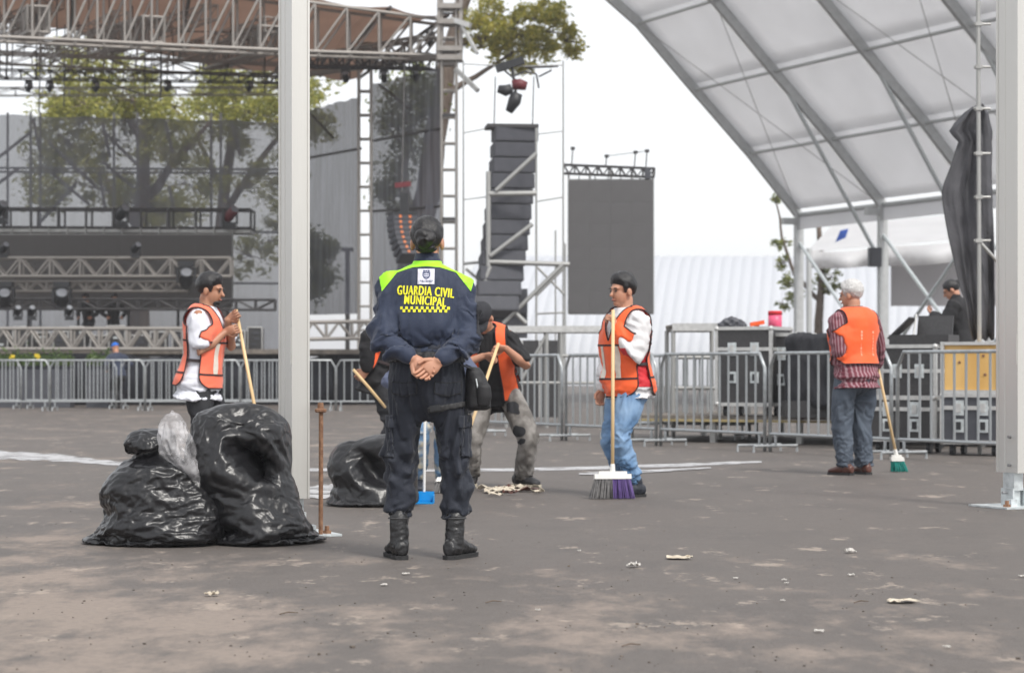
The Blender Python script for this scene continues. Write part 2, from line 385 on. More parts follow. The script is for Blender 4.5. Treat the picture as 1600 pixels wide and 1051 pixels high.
def drape_sim(me, collider_mb, frames=26, shrink=-.12, pin=None, mass=.15, bend=.05, tension=8, quality=5, selfc=True, gravity=1., dist=.004, floor=True, press=0.):
    """let a film or cloth buckle and settle over what it holds; returns the settled mesh"""
    o = bpy.data.objects.new('film', me); bench.collection.objects.link(o)
    cms = []
    mbs = [collider_mb] if collider_mb is not None else []
    if floor: mbs = mbs+[MB().box((0,0,-.05), (60,60,.1))]
    for mb in mbs:
        c = bpy.data.objects.new('col', mb if isinstance(mb, bpy.types.Mesh) else mb.mesh('col')); bench.collection.objects.link(c); c.modifiers.new('c', 'COLLISION'); c.collision.thickness_outer = .004; c.collision.cloth_friction = 8; cms.append(c)
    m = o.modifiers.new('cloth', 'CLOTH'); s = m.settings; cs = m.collision_settings
    s.quality = quality; s.mass = mass; s.tension_stiffness = tension; s.compression_stiffness = tension; s.shear_stiffness = tension*.5; s.bending_stiffness = bend
    s.tension_damping = 8; s.compression_damping = 8; s.shear_damping = 8; s.air_damping = 3; s.shrink_min = shrink; s.shrink_max = shrink
    s.effector_weights.gravity = gravity
    if press: s.use_pressure = True; s.uniform_pressure_force = press
    cs.use_collision = True; cs.distance_min = dist; cs.use_self_collision = selfc; cs.self_distance_min = dist; cs.collision_quality = 2; cs.self_friction = 5
    if pin is not None:
        vg = o.vertex_groups.new(name='pin'); 
        for i, w_ in pin: vg.add([i], w_, 'REPLACE')
        s.vertex_group_mass = 'pin'; s.pin_stiffness = 1
    m.point_cache.frame_start = 1; m.point_cache.frame_end = frames+2
    for f in range(1, frames+1): bench.frame_set(f)
    dg = bench_dg(); out = bpy.data.meshes.new_from_object(o.evaluated_get(dg), depsgraph=dg)
    for x in [o]+cms: bpy.data.objects.remove(x)
    bench.frame_set(1)
    out.polygons.foreach_set('use_smooth', [True]*len(out.polygons)); out.update()
    return out
# ------------------------------------------------------------------ ground
def ground():
    m = bpy.data.materials.new('dusty_asphalt'); m.use_nodes = True; n = m.node_tree.nodes; l = m.node_tree.links; b = n['Principled BSDF']
    tc = n.new('ShaderNodeTexCoord'); sp = n.new('ShaderNodeSeparateXYZ'); l.new(tc.outputs['Object'], sp.inputs[0])
    def nz(s, d=5, st=(1,1,1), off=0, rough=.55):
        mp = n.new('ShaderNodeMapping'); mp.inputs['Scale'].default_value = st; mp.inputs['Location'].default_value = (off, off*.7, 0); l.new(tc.outputs['Object'], mp.inputs[0])
        t = n.new('ShaderNodeTexNoise'); t.inputs['Scale'].default_value = s; t.inputs['Detail'].default_value = d; t.inputs['Roughness'].default_value = rough; l.new(mp.outputs[0], t.inputs['Vector']); return t.outputs['Fac']
    def rng(x, a, c, lo=0, hi=1):
        r = n.new('ShaderNodeMapRange'); r.inputs[1].default_value = a; r.inputs[2].default_value = c; r.inputs[3].default_value = lo; r.inputs[4].default_value = hi; l.new(x, r.inputs[0]); return r.outputs[0]
    def mth(op, x, y):
        q = n.new('ShaderNodeMath'); q.operation = op
        for i, k in enumerate((x, y)):
            if isinstance(k, (int, float)): q.inputs[i].default_value = k
            else: l.new(k, q.inputs[i])
        return q.outputs[0]
    def mix(f, x, y):
        q = n.new('ShaderNodeMix'); q.data_type = 'RGBA'; l.new(f, q.inputs[0])
        for i, k in ((6, x), (7, y)):
            if isinstance(k, tuple): q.inputs[i].default_value = (*k, 1)
            else: l.new(k, q.inputs[i])
        return q.outputs[2]
    grain = nz(420, 2); mid = nz(9, 6); big = nz(.55, 5, off=3.1); streak = nz(1.5, 12, (1.5,.75,1), 9.3, .74)
    asph = mix(rng(mid, .3, .7), (.078,.067,.06), (.112,.097,.087))
    asph = mix(rng(nz(1.1, 11, (1.3,.7,1), 1.7, .72), .5, .6), asph, (.062,.055,.051))          # damp, tyre-darkened patches
    asph = mix(rng(grain, .3, .75), asph, (.15,.135,.125))
    asph = mix(mth('MULTIPLY', rng(nz(48, 3, off=2), .42, .62), .55), asph, (.135,.118,.107))
    asph = mix(mth('MULTIPLY', rng(nz(85, 2, off=7), .6, .68), .6), asph, (.035,.032,.03))
    # trodden dust: heavier on the near, left part of the yard
    near = rng(sp.outputs[1], 8.0, 13.0, .10, -.07); left = rng(sp.outputs[0], -2.4, 1.6, .075, -.075)
    dm = mth('ADD', mth('ADD', streak, near), left)
    dm = mth('ADD', dm, rng(big, .3, .7, -.12, .1))
    dust = mth('MULTIPLY', rng(dm, .53, .68), rng(nz(30, 4, off=5), .2, .55, .55, 1))
    dust = mth('MULTIPLY', dust, .9)
    c = mix(dust, asph, (.275,.228,.195))
    c = mix(mth('MULTIPLY', rng(nz(2.2, 11, (1.5,.8,1), 21, .72), .585, .64), .7), c, (.36,.3,.25))   # pale scuffs
    l.new(c, b.inputs['Base Color']); b.inputs['Specular IOR Level'].default_value = .3
    l.new(rng(dust, 0, 1, .62, .9), b.inputs['Roughness'])
    bp = n.new('ShaderNodeBump'); bp.inputs['Strength'].default_value = .55; bp.inputs['Distance'].default_value = .006
    l.new(mth('ADD', grain, mth('MULTIPLY', nz(60, 4), .8)), bp.inputs['Height']); l.new(bp.outputs[0], b.inputs['Normal'])
    link('ground', MB().add([(-900,-60,0),(900,-60,0),(900,1500,0),(-900,1500,0)], [(0,1,2,3)]).mesh('ground'), m, kind='structure')
    # worn white paint line and pale patches on the yard: ragged sheets
    pm = bpy.data.materials.new('ragged_white'); pm.use_nodes = True; n = pm.node_tree.nodes; l = pm.node_tree.links
    b = n['Principled BSDF']; b.inputs['Base Color'].default_value = (.45,.45,.46,1); b.inputs['Roughness'].default_value = .6
    tc = n.new('ShaderNodeTexCoord'); t = n.new('ShaderNodeTexNoise'); t.inputs['Scale'].default_value = 3.5; t.inputs['Detail'].default_value = 7; t.inputs['Roughness'].default_value = .7; l.new(tc.outputs['Object'], t.inputs['Vector'])
    mr = n.new('ShaderNodeMapRange'); mr.inputs[1].default_value = .36; mr.inputs[2].default_value = .52; mr.inputs[3].default_value = .1; mr.inputs[4].default_value = .95; l.new(t.outputs[0], mr.inputs[0])
    tr = n.new('ShaderNodeBsdfTransparent'); ms = n.new('ShaderNodeMixShader'); l.new(mr.outputs[0], ms.inputs[0]); l.new(tr.outputs[0], ms.inputs[1]); l.new(b.outputs[0], ms.inputs[2]); l.new(ms.outputs[0], n['Material Output'].inputs[0])
    def strip(name, pts, z):
        vs = []; fs = []; L = []
        for i in range(len(pts)-1):
            (u0, v0, w0), (u1, v1, w1) = pts[i], pts[i+1]
            for k in range(12):
                t = k/12; L.append((u0+(u1-u0)*t, v0+(v1-v0)*t, w0+(w1-w0)*t))
        for i, (u, v, wd) in enumerate(L):
            j = 1+.35*mn.noise(V((i*.45, 3, z*999)))
            a = G(u, v-wd*j/2); c_ = G(u, v+wd*j/2); a.z = c_.z = z; vs += [a, c_]
            if i: fs.append((2*i-2, 2*i-1, 2*i+1, 2*i))
        link(name, MB().add(vs, fs).mesh(name), pm, kind='structure')
    strip('painted_line', [(-120,703,9),(0,711,12),(90,715,11),(180,724,6),(330,731,4),(480,734,4.5),(650,735,4),(800,734,4.5),(940,731,5),(1080,726,5),(1200,721,2.5)], .004)
    strip('pale_patch', [(905,741,3),(960,739,7),(1010,737,4),(1120,731,2)], .008)
    strip('pale_patch', [(478,770,16),(520,768,24),(600,766,12),(640,766,3)], .006)
ground()

# ------------------------------------------------------------------ generic structures
def truss(name, label, a, b, dep, wid, nb, m, r=.025, up=V((0,0,1)), group=None, zig='N', cat='truss'):
    """box truss: a,b = ends of the lower centre line; every chord, post and brace is its own part"""
    a = V(a); b = V(b); t = (b-a).normalized(); s = t.cross(up).normalized(); u = s.cross(t).normalized()
    th = thing(name, label, cat, tuple(a), group)
    cr = [(i, j) for i in (-.5, .5) for j in (0, 1)]
    for i, j in cr: rod('chord', a+s*i*wid+u*j*dep, b+s*i*wid+u*j*dep, r, m, th)
    for i in (-.5, .5):
        for k in range(nb+1):
            p = a.lerp(b, k/nb)+s*i*wid
            rod('post', p, p+u*dep, r*.75, m, th)
            if k < nb:
                q = a.lerp(b, (k+1)/nb)+s*i*wid; mid = (p+q)/2
                if zig == 'V': rod('brace', p+u*dep, mid, r*.7, m, th); rod('brace', mid, q+u*dep, r*.7, m, th)
                elif zig == 'A': rod('brace', p, mid+u*dep, r*.7, m, th); rod('brace', mid+u*dep, q, r*.7, m, th)
                else: rod('brace', p if k%2 else p+u*dep, q+u*dep if k%2 else q, r*.7, m, th)
    for k in range(nb+1):
        p = a.lerp(b, k/nb)
        for j in (0, 1): rod('spreader', p-s*wid/2+u*j*dep, p+s*wid/2+u*j*dep, r*.7, m, th)
    return th

# ------------------------------------------------------------------ big white frame tent (right)
A = V((-.415, .91, 0)); B = V((.91, .415, 0))
def tent():
    c1 = V((9.75, 74, 0)); th = thing('frame_tent', 'large white frame tent with aluminium rafters and tall open side', 'tent', tuple(c1))
    prof = [(0, 6.14), (1.91, 8.15), (4.03, 10.17), (6.14, 12.24), (8.6, 14.0), (11.4, 15.5)]
    nr = 7
    def pt(i, k, dz=0): s, z = prof[k]; return c1-A*5*i-B*s+V((0,0,z+dz))
    for i in range(nr):
        mb = MB()
        for k in range(5): mb.beam(pt(i,k), pt(i,k+1), .16, .3)
        part('rafter', mb, MT['tentalu'], th)
        base = c1-A*5*i
        mb = MB(); mb.box(base+V((0,0,3.05)), (.3,.16,6.1), Matrix((B, A, V((0,0,1)))).transposed()); mb.box(base+V((0,0,.02)), (.6,.5,.04))
        part('column', mb, MT['tentalu'], th)
        mb = MB(); mb.box(base-B*.3+V((0,0,5.9)), (.7,.14,.22), Matrix((B, A, V((0,0,1)))).transposed()); part('eave_bracket', mb, MT['tentalu'], th)
        # knee strut from the column up to the rafter
        if i: rod('strut', base-B*.12+V((0,0,4.4)), pt(i,1).lerp(pt(i,2), .75)+V((0,0,-.15)), .065, 'galv2', th)
        if i < nr-1:
            for k in range(6):
                rod('purlin' if k else 'eave_beam', pt(i,k,-.02), pt(i+1,k,-.02), .055 if k else .08, 'tentalu', th)
            for k in range(5):
                a, b2, c, d = pt(i,k,.19), pt(i+1,k,.19), pt(i+1,k+1,.19), pt(i,k+1,.19)
                vs = []; fs = []; N = 6
                nrm = (b2-a).cross(d-a).normalized()
                if nrm.z < 0: nrm = -nrm
                for p in range(N+1):
                    for q in range(N+1):
                        s, t = p/N, q/N; vs.append(a.lerp(b2, s).lerp(d.lerp(c, s), t)-nrm*(.10*math.sin(math.pi*s)*math.sin(math.pi*t)))
                fs = [(p*(N+1)+q, (p+1)*(N+1)+q, (p+1)*(N+1)+q+1, p*(N+1)+q+1) for p in range(N) for q in range(N)]
                o = part('roof_panel', MB().add(vs, fs), MT['white_pvc'], th, True); solid(o, .012)
            a = pt(i,0); b2 = pt(i+1,0)
            part('valance', MB().beam(a+V((0,0,-.3)), b2+V((0,0,-.3)), .02, .42), MT['white_pvc'], th)
            # wind bracing: cables in the roof, tubes in the wall
            if i in (0, 2, 4):
                rod('cable', pt(i,0,-.05), pt(i+1,3,-.05), .012, 'scaff', th); rod('cable', pt(i+1,0,-.05), pt(i,3,-.05), .012, 'scaff', th)
            rod('brace_tube', base+V((0,0,5.2)), base-A*5+V((0,0,1.0)), .06, 'galv2', th)
            if i: rod('brace_tube', base+V((0,0,1.0)), base-A*5+V((0,0,5.2)), .06, 'galv2', th)
    mb = MB(); base = c1-A*5-B*.3; mb.box(base+V((0,0,4.45)), (.4,.35,.6)); mb.box(base+V((0,-.19,4.45)), (.3,.03,.45)); part('junction_box', mb, MT['cab'], th)
    # low marquee behind it
    y = 82
    th = thing('marquee', 'low white marquee with grey back wall behind the big tent', 'tent', tuple(P(1380, 574, y)))
    def fas(u0, v0, u1, v1, hgt, sag):
        vs = []; N = 14
        for i in range(N+1):
            t = i/N; p = P(u0+(u1-u0)*t, v0+(v1-v0)*t, y); p.z -= sag*math.sin(math.pi*t)
            vs += [p, p+V((0,.35*math.sin(t*9),-hgt))]
        o = part('fascia', MB().add(vs, [(2*i,2*i+1,2*i+3,2*i+2) for i in range(N)]), MT['white_pvc'], th, True); solid(o, .03)
    fas(1262,392,1380,386,.62,.1); fas(1382,384,1545,366,.75,.15)
    for u in (1264, 1384, 1546):
        rod('post', P(u, 574, y)*1 - V((0,0,CH)), P(u, 388, y), .11, 'tentalu', th)
    vs = [P(1262,392,y), P(1545,368,y), P(1545,330,y+8), P(1300,352,y+8)]
    o = part('roof_sheet', MB().add(vs, [(0,1,2,3)]), MT['white_pvc'], th); solid(o, .03)
    part('back_wall', MB().box((P(1392,405,y+2)+P(1600,478,y+2))/2, (P(1600,405,y+2).x-P(1392,405,y+2).x, .08, P(1392,405,y+2).z-P(1392,478,y+2).z)), MT['greywall'], th)
    # flag strung under the eave
    a = P(1313,360,79); vs = [a, P(1326,357,79), P(1322,371,79), P(1306,378,79)]
    o = link('pennant_flag', MB().add([v+V((0,.05*i,0)) for i, v in enumerate(vs)], [(0,1,2,3)]).mesh('f'), MT['flagblue']); solid(o, .01)
    tag(o, 'small blue flag hanging below the tent eave', 'flag')
tent()

def hall():
    # long white vaulted hall far behind, skinned in ribbed strips
    y0 = 112; th = thing('vaulted_hall', 'long white vaulted fabric hall with ribbed skin far behind', 'building', tuple(P(1000, 574, y0)-V((0,0,CH))))
    n = 18; rad = 9.0; wd = .56
    prof = []
    for i in range(n+1):
        an = math.pi*.5*i/n
        prof.append((y0+rad*(1-math.cos(an))*1.3, 7.2*math.sin(an)))
    x0 = P(690, 574, y0).x; cnt = 52; sk = .55
    vs = []; N = 4
    for j in range(N+1):
        t = j/N; bul = .07*math.sin(math.pi*t)
        for i, (y, z) in enumerate(prof):
            nx = V((0, -math.cos(math.pi*.5*i/n), math.sin(math.pi*.5*i/n)))
            p = V((wd*t+ (i/n)*sk*4, y-y0, z))+nx*bul; vs.append(p)
    K = n+1; fs = [(j*K+i, (j+1)*K+i, (j+1)*K+i+1, j*K+i+1) for j in range(N) for i in range(n)]
    me = MB().add(vs, fs).mesh('hall_strip', True); me.materials.append(MT['hall'])
    for k in range(cnt):
        o = bpy.data.objects.new('skin_strip', me); col.objects.link(o); o.parent = th; o.matrix_parent_inverse = Matrix.Translation(-th.location)
        o.location = (x0+k*wd, y0, 0)
    part('end_wall', MB().add([(x0+cnt*wd, y0, 0), (x0+cnt*wd+2.2, y0+12, 0), (x0+cnt*wd+2.2, y0+12, 7.1), (x0+cnt*wd+1.2, y0+4, 5)], [(0,1,2,3)]), MT['hall'], th)
hall()

# ------------------------------------------------------------------ trees
def tree(name, label, base, limbs, clumps, leaf, n, size, m='leaf', group=None, trunk_r=.3):
    th = thing(name, label, 'tree', tuple(base), group)
    mb = MB()
    for pts, r0, r1 in limbs:
        k = len(pts); P2 = []
        for i in range((k-1)*4+1):
            t = i/4; a = int(min(t, k-2)); f = t-a
            q = V(pts[a]).lerp(V(pts[a+1]), f); q += V((mn.noise(q*.9), mn.noise(q*.9+V((5,0,0))), 0))*.12; P2.append(q)
        mb.tube(P2, [r0+(r1-r0)*i/(len(P2)-1) for i in range(len(P2))], 8)
    rnd = random.Random(len(label)*31+n)
    vs = []; fs = []
    tot = sum(c[1]**2 for c in clumps)
    for c, r, sq in clumps:
        c = V(c)
        for _ in range(int(7)):     # twigs that carry the leaves
            d = V((rnd.gauss(0,1), rnd.gauss(0,1), rnd.gauss(0,.7))).normalized(); mb.tube([c-d*r*.1, c+V((d.x, d.y, d.z*sq))*r*.8], [.025, .008], 4)
        subs = []
        for _ in range(9):
            d = V((rnd.gauss(0,1), rnd.gauss(0,1), rnd.gauss(0,1))).normalized()*rnd.uniform(.35,1)*r; d.z *= sq; subs.append((c+d, r*rnd.uniform(.16,.4)))
        for _ in range(int(n*r*r/tot)):
            sc, sr = rnd.choice(subs)
            p = sc+V((rnd.gauss(0,.55), rnd.gauss(0,.55), rnd.gauss(0,.5)))*sr
            a = V((rnd.gauss(0,1), rnd.gauss(0,1), rnd.gauss(0,.6))).normalized(); b = a.cross(V((rnd.gauss(0,1), rnd.gauss(0,1), rnd.gauss(0,1)))).normalized()
            s = size*rnd.uniform(.6,1.3); o = len(vs)
            vs += [p-a*s, p+b*s*.38-a*s*.1, p+a*s, p-b*s*.38-a*s*.1]; fs.append((o,o+1,o+2,o+3))
    part('trunk', mb, MT['bark'], th, True)
    part('crown', MB().add(vs, fs), MT[m], th)
    return th
def trees():
    rnd = random.Random(3)
    # big tree seen above and through the back mesh
    y = 78
    def c(u, v, r, dy=0, sq=.75): return (P(u, v, y+dy), r, sq)
    b = P(218, 574, y); b.z = 0
    cl = [c(rnd.uniform(60,300), rnd.uniform(150,330), rnd.uniform(.7,1.5), rnd.uniform(-2,2)) for _ in range(24)] + [c(u, v, 1.3, rnd.uniform(-1,1)) for u, v in ((110,110),(160,90),(210,120),(90,165),(150,160),(60,260),(80,220),(250,180))]
    tree('broadleaf_tree', 'spreading green tree with grey trunk seen through the mesh behind the stage', b,
         [([b, P(216,430,y), P(222,320,y), P(228,190,y)], .42, .2), ([P(220,360,y), P(150,260,y), P(90,210,y)], .2, .06), ([P(222,330,y), P(280,240,y), P(330,190,y)], .2, .06), ([P(226,230,y), P(180,150,y), P(150,100,y)], .15, .05)], cl, None, 17000, .115, 'leaf_backlit', 'trees behind the stage')
    y = 84; b = P(345, 574, y); b.z = 0
    cl = [c(rnd.uniform(290,520), rnd.uniform(90,300), rnd.uniform(.8,1.6), rnd.uniform(-2,2)) for _ in range(22)]+[c(u, 340+rnd.uniform(-40,110), 1.0) for u in (300,340,390,420,440)]
    tree('broadleaf_tree', 'light green tree behind the aluminium post, beside the spreading tree', b,
         [([b, P(342,420,y), P(350,300,y), P(372,150,y)], .35, .15), ([P(346,340,y), P(420,230,y), P(470,170,y)], .16, .05), ([P(350,300,y), P(300,200,y)], .14, .05)], cl, None, 14000, .12, 'leaf_backlit', 'trees behind the stage')
    # leaning tree behind the side mesh: dark trunk, bright crown beyond the tower
    y = 68; b = P(640, 574, y); b.z = 0
    cl = [c(u, v, r) for u, v, r in ((745,40,.75),(770,25,.8),(800,45,1.0),(830,30,.9),(855,50,.9),(840,75,.9),(800,85,.8),(770,70,.7),(885,65,.55),(893,85,.4),(735,60,.5),(862,25,.6),(820,105,.4))]
    cl2 = [c(u, v, r) for u, v, r in ((625,150,.8),(650,180,.9),(610,190,.6),(640,230,.8),(620,270,.7),(605,300,.5),(655,130,.7),(668,160,.6),(630,330,.4),(495,402,.5),(504,432,.5),(489,452,.45),(514,388,.3),(487,378,.4))]
    tree('broadleaf_tree', 'leaning tree with dark trunk and bright yellow green crown beside the roof tower', b,
         [([b, P(645,420,y), P(668,300,y), P(684,190,y), P(700,90,y), P(722,10,y), P(740,-30,y)], .5, .16), ([P(655,380,y), P(630,290,y), P(640,180,y)], .26, .08), ([P(690,150,y), P(745,120,y), P(800,80,y)], .12, .04),
          ([P(704,70,y), P(760,60,y), P(840,55,y)], .14, .04), ([P(640,240,y), P(610,210,y)], .1, .04)], cl, None, 7000, .1, 'leafy')
    y = 69
    th = [o for o in bpy.data.objects if o.get('label', '').startswith('leaning tree')][0]
    vs = []; fs = []
    for cc, r, sq in cl2:
        for _ in range(430):
            p = cc+V((rnd.gauss(0,.45), rnd.gauss(0,.45), rnd.gauss(0,.4)))*r; a = V((rnd.gauss(0,1), rnd.gauss(0,1), rnd.gauss(0,1))).normalized(); bb = a.cross(V((rnd.gauss(0,1), rnd.gauss(0,1), .3))).normalized()
            o = len(vs); vs += [p-a*.1, p+bb*.04, p+a*.1, p-bb*.04]; fs.append((o,o+1,o+2,o+3))
    part('lower_crown', MB().add(vs, fs), MT['leaf'], th)
    y = 88; b = P(1277, 574, y); b.z = 0
    cl = [c(u, v, r) for u, v, r in ((1212,310,.35),(1222,380,.4),(1225,410,.4),(1232,440,.45),(1245,460,.5),(1290,435,.6),(1300,450,.5),(1222,475,.35),(1275,345,.3))]
    tree('slender_tree', 'slender tree with bare brown trunk behind the tent columns', b,
         [([b, P(1280,500,y), P(1284,445,y), P(1280,350,y)], .22, .1), ([P(1282,470,y), P(1240,430,y), P(1222,370,y), P(1212,310,y)], .1, .03), ([P(1284,450,y), P(1300,430,y)], .07, .03)], cl, None, 1300, .11, 'leaf')
trees()
# ------------------------------------------------------------------ concert stage (left)
def sheet(name, label, corners, m, cat, nx=24, nz=18, wave=.08, group=None, freq=1.3):
    """hanging cloth between four corners (bl, br, tr, tl) with soft vertical folds"""
    bl, br, tr, tl = [V(c) for c in corners]; vs = []
    d = (br-bl).normalized(); nr = V((d.y, -d.x, 0))
    for j in range(nz+1):
        t = j/nz
        for i in range(nx+1):
            s = i/nx; p = bl.lerp(br, s).lerp(tl.lerp(tr, s), t)
            p = p+nr*wave*(mn.noise(V((s*nx*.5*freq, t*1.2, 4)))+.4*math.sin(s*nx*.9)*(1-t*.4)); p.z -= .05*abs(math.sin(s*math.pi*5))*t
            vs.append(p)
    K = nx+1
    o = link(name, MB().add(vs, [(j*K+i, j*K+i+1, (j+1)*K+i+1, (j+1)*K+i) for j in range(nz) for i in range(nx)]).mesh(name, True), m)
    return tag(o, label, cat, group)

def moving_head(p, label, yaw=0, tilt=0, s=1.0, lens='lens', up=1, body='black', root=True):
    th = thing('stage_light', label, 'stage light', tuple(p), 'moving head lights on the stage')
    p = V(p); rz = Matrix.Rotation(yaw, 3, 'Z')
    def q(x, y, z): return p+rz @ V((x*s, y*s, z*s*up))
    mb = MB(); mb.box(q(0,0,.06), (.36*s,.26*s,.12*s), rz); mb.box(q(0,0,.13), (.26*s,.2*s,.04*s), rz); part('base', mb, MT['black'], th)
    mb = MB(); mb.box(q(-.19,0,.32), (.05*s,.14*s,.34*s), rz); mb.box(q(.19,0,.32), (.05*s,.14*s,.34*s), rz); mb.box(q(0,0,.17), (.42*s,.16*s,.05*s), rz); part('yoke', mb, MT['black'], th)
    d = rz @ V((math.sin(tilt), -math.cos(tilt)*.6, .5)).normalized(); c = q(0,0,.42)
    mb = MB(); mb.tube([c-d*.24*s, c-d*.2*s, c-d*.05*s, c+d*.16*s, c+d*.26*s], [.08*s,.13*s,.15*s,.13*s,.14*s], 14); part('head', mb, MT[body], th, True)
    mb = MB(); mb.tube([c+d*.262*s, c+d*.275*s], [.125*s,.1*s], 14); part('lens', mb, MT[lens], th)
    return th

def line_array(name, label, pts, wd, hgt, dep, m, yaw=0, drivers=False):
    """pts = list of (centre, tilt) for each cabinet"""
    th = thing(name, label, 'speaker', tuple(pts[0][0]))
    rz = Matrix.Rotation(yaw, 3, 'Z')
    me = MB()
    x, y, z = wd/2, dep/2, hgt*.46
    # wedge cabinet with tapered back
    vs = [(-x,-y,-z),(x,-y,-z),(x*.94,y,-z*.8),(-x*.94,y,-z*.8),(-x,-y,z),(x,-y,z),(x*.94,y,z*.8),(-x*.94,y,z*.8)]
    me.add(vs, [(0,3,2,1),(4,5,6,7),(0,1,5,4),(1,2,6,5),(2,3,7,6),(3,0,4,7)]); me = me.mesh('cabinet'); me.materials.append(MT[m])
    gm = MB(); gm.box((0,-y-.008,0), (wd*.9,.016,hgt*.8)); gm.box((-wd*.47,-y-.012,0), (.03,.02,hgt*.86)); gm.box((wd*.47,-y-.012,0), (.03,.02,hgt*.86)); gm = gm.mesh('grille'); gm.materials.append(MT['grille'])
    dm = None
    if drivers:
        d = MB()
        for xx in (-.2, .2): d.tube([(xx*wd,-y-.02,0),(xx*wd,-y-.035,0)], [hgt*.28,hgt*.2], 12)
        dm = d.mesh('driver'); dm.materials.append(MT['orangelamp'])
    for c, tl in pts:
        M = Matrix.Translation(c) @ rz.to_4x4() @ Matrix.Rotation(tl, 4, 'X')
        cb = bpy.data.objects.new('cabinet', me); col.objects.link(cb); cb.parent = th; cb.matrix_parent_inverse = Matrix.Translation(-th.location); cb.matrix_basis = M
        for nm, dd in (('grille', gm), ('driver', dm)):
            if dd: g = bpy.data.objects.new(nm, dd); col.objects.link(g); g.parent = cb
    return th

def led_screen(name, label, o, dx, dz, nx, nz, m, cat='screen', dep=.1):
    """o = lower left corner, dx = vector of one tile along, dz = tile height"""
    th = thing(name, label, cat, tuple(o)); o = V(o); dx = V(dx); L = dx.length; yaw = math.atan2(dx.y, dx.x)
    me = MB().box((L/2, dep/2, dz/2), (L-.0015, dep, dz-.0015)).mesh('tile'); me.materials.append(MT[m])
    for i in range(nx):
        for j in range(nz):
            t = bpy.data.objects.new('led_tile', me); col.objects.link(t); t.parent = th; t.matrix_parent_inverse = Matrix.Translation(-th.location)
            t.location = o+dx*i+V((0,0,dz*j)); t.rotation_euler = (0,0,yaw)
    n = V((-math.sin(yaw), math.cos(yaw), 0))*(dep+.06)
    for i in range(nx+1): rod('frame_tube', o+dx*i+n, o+dx*i+n+V((0,0,dz*nz+.2)), .025, 'scaff', th)
    for j in (0, nz//2, nz): rod('frame_tube', o+n+V((0,0,dz*j+.01)), o+n+dx*nx+V((0,0,dz*j+.01)), .025, 'scaff', th)
    return th

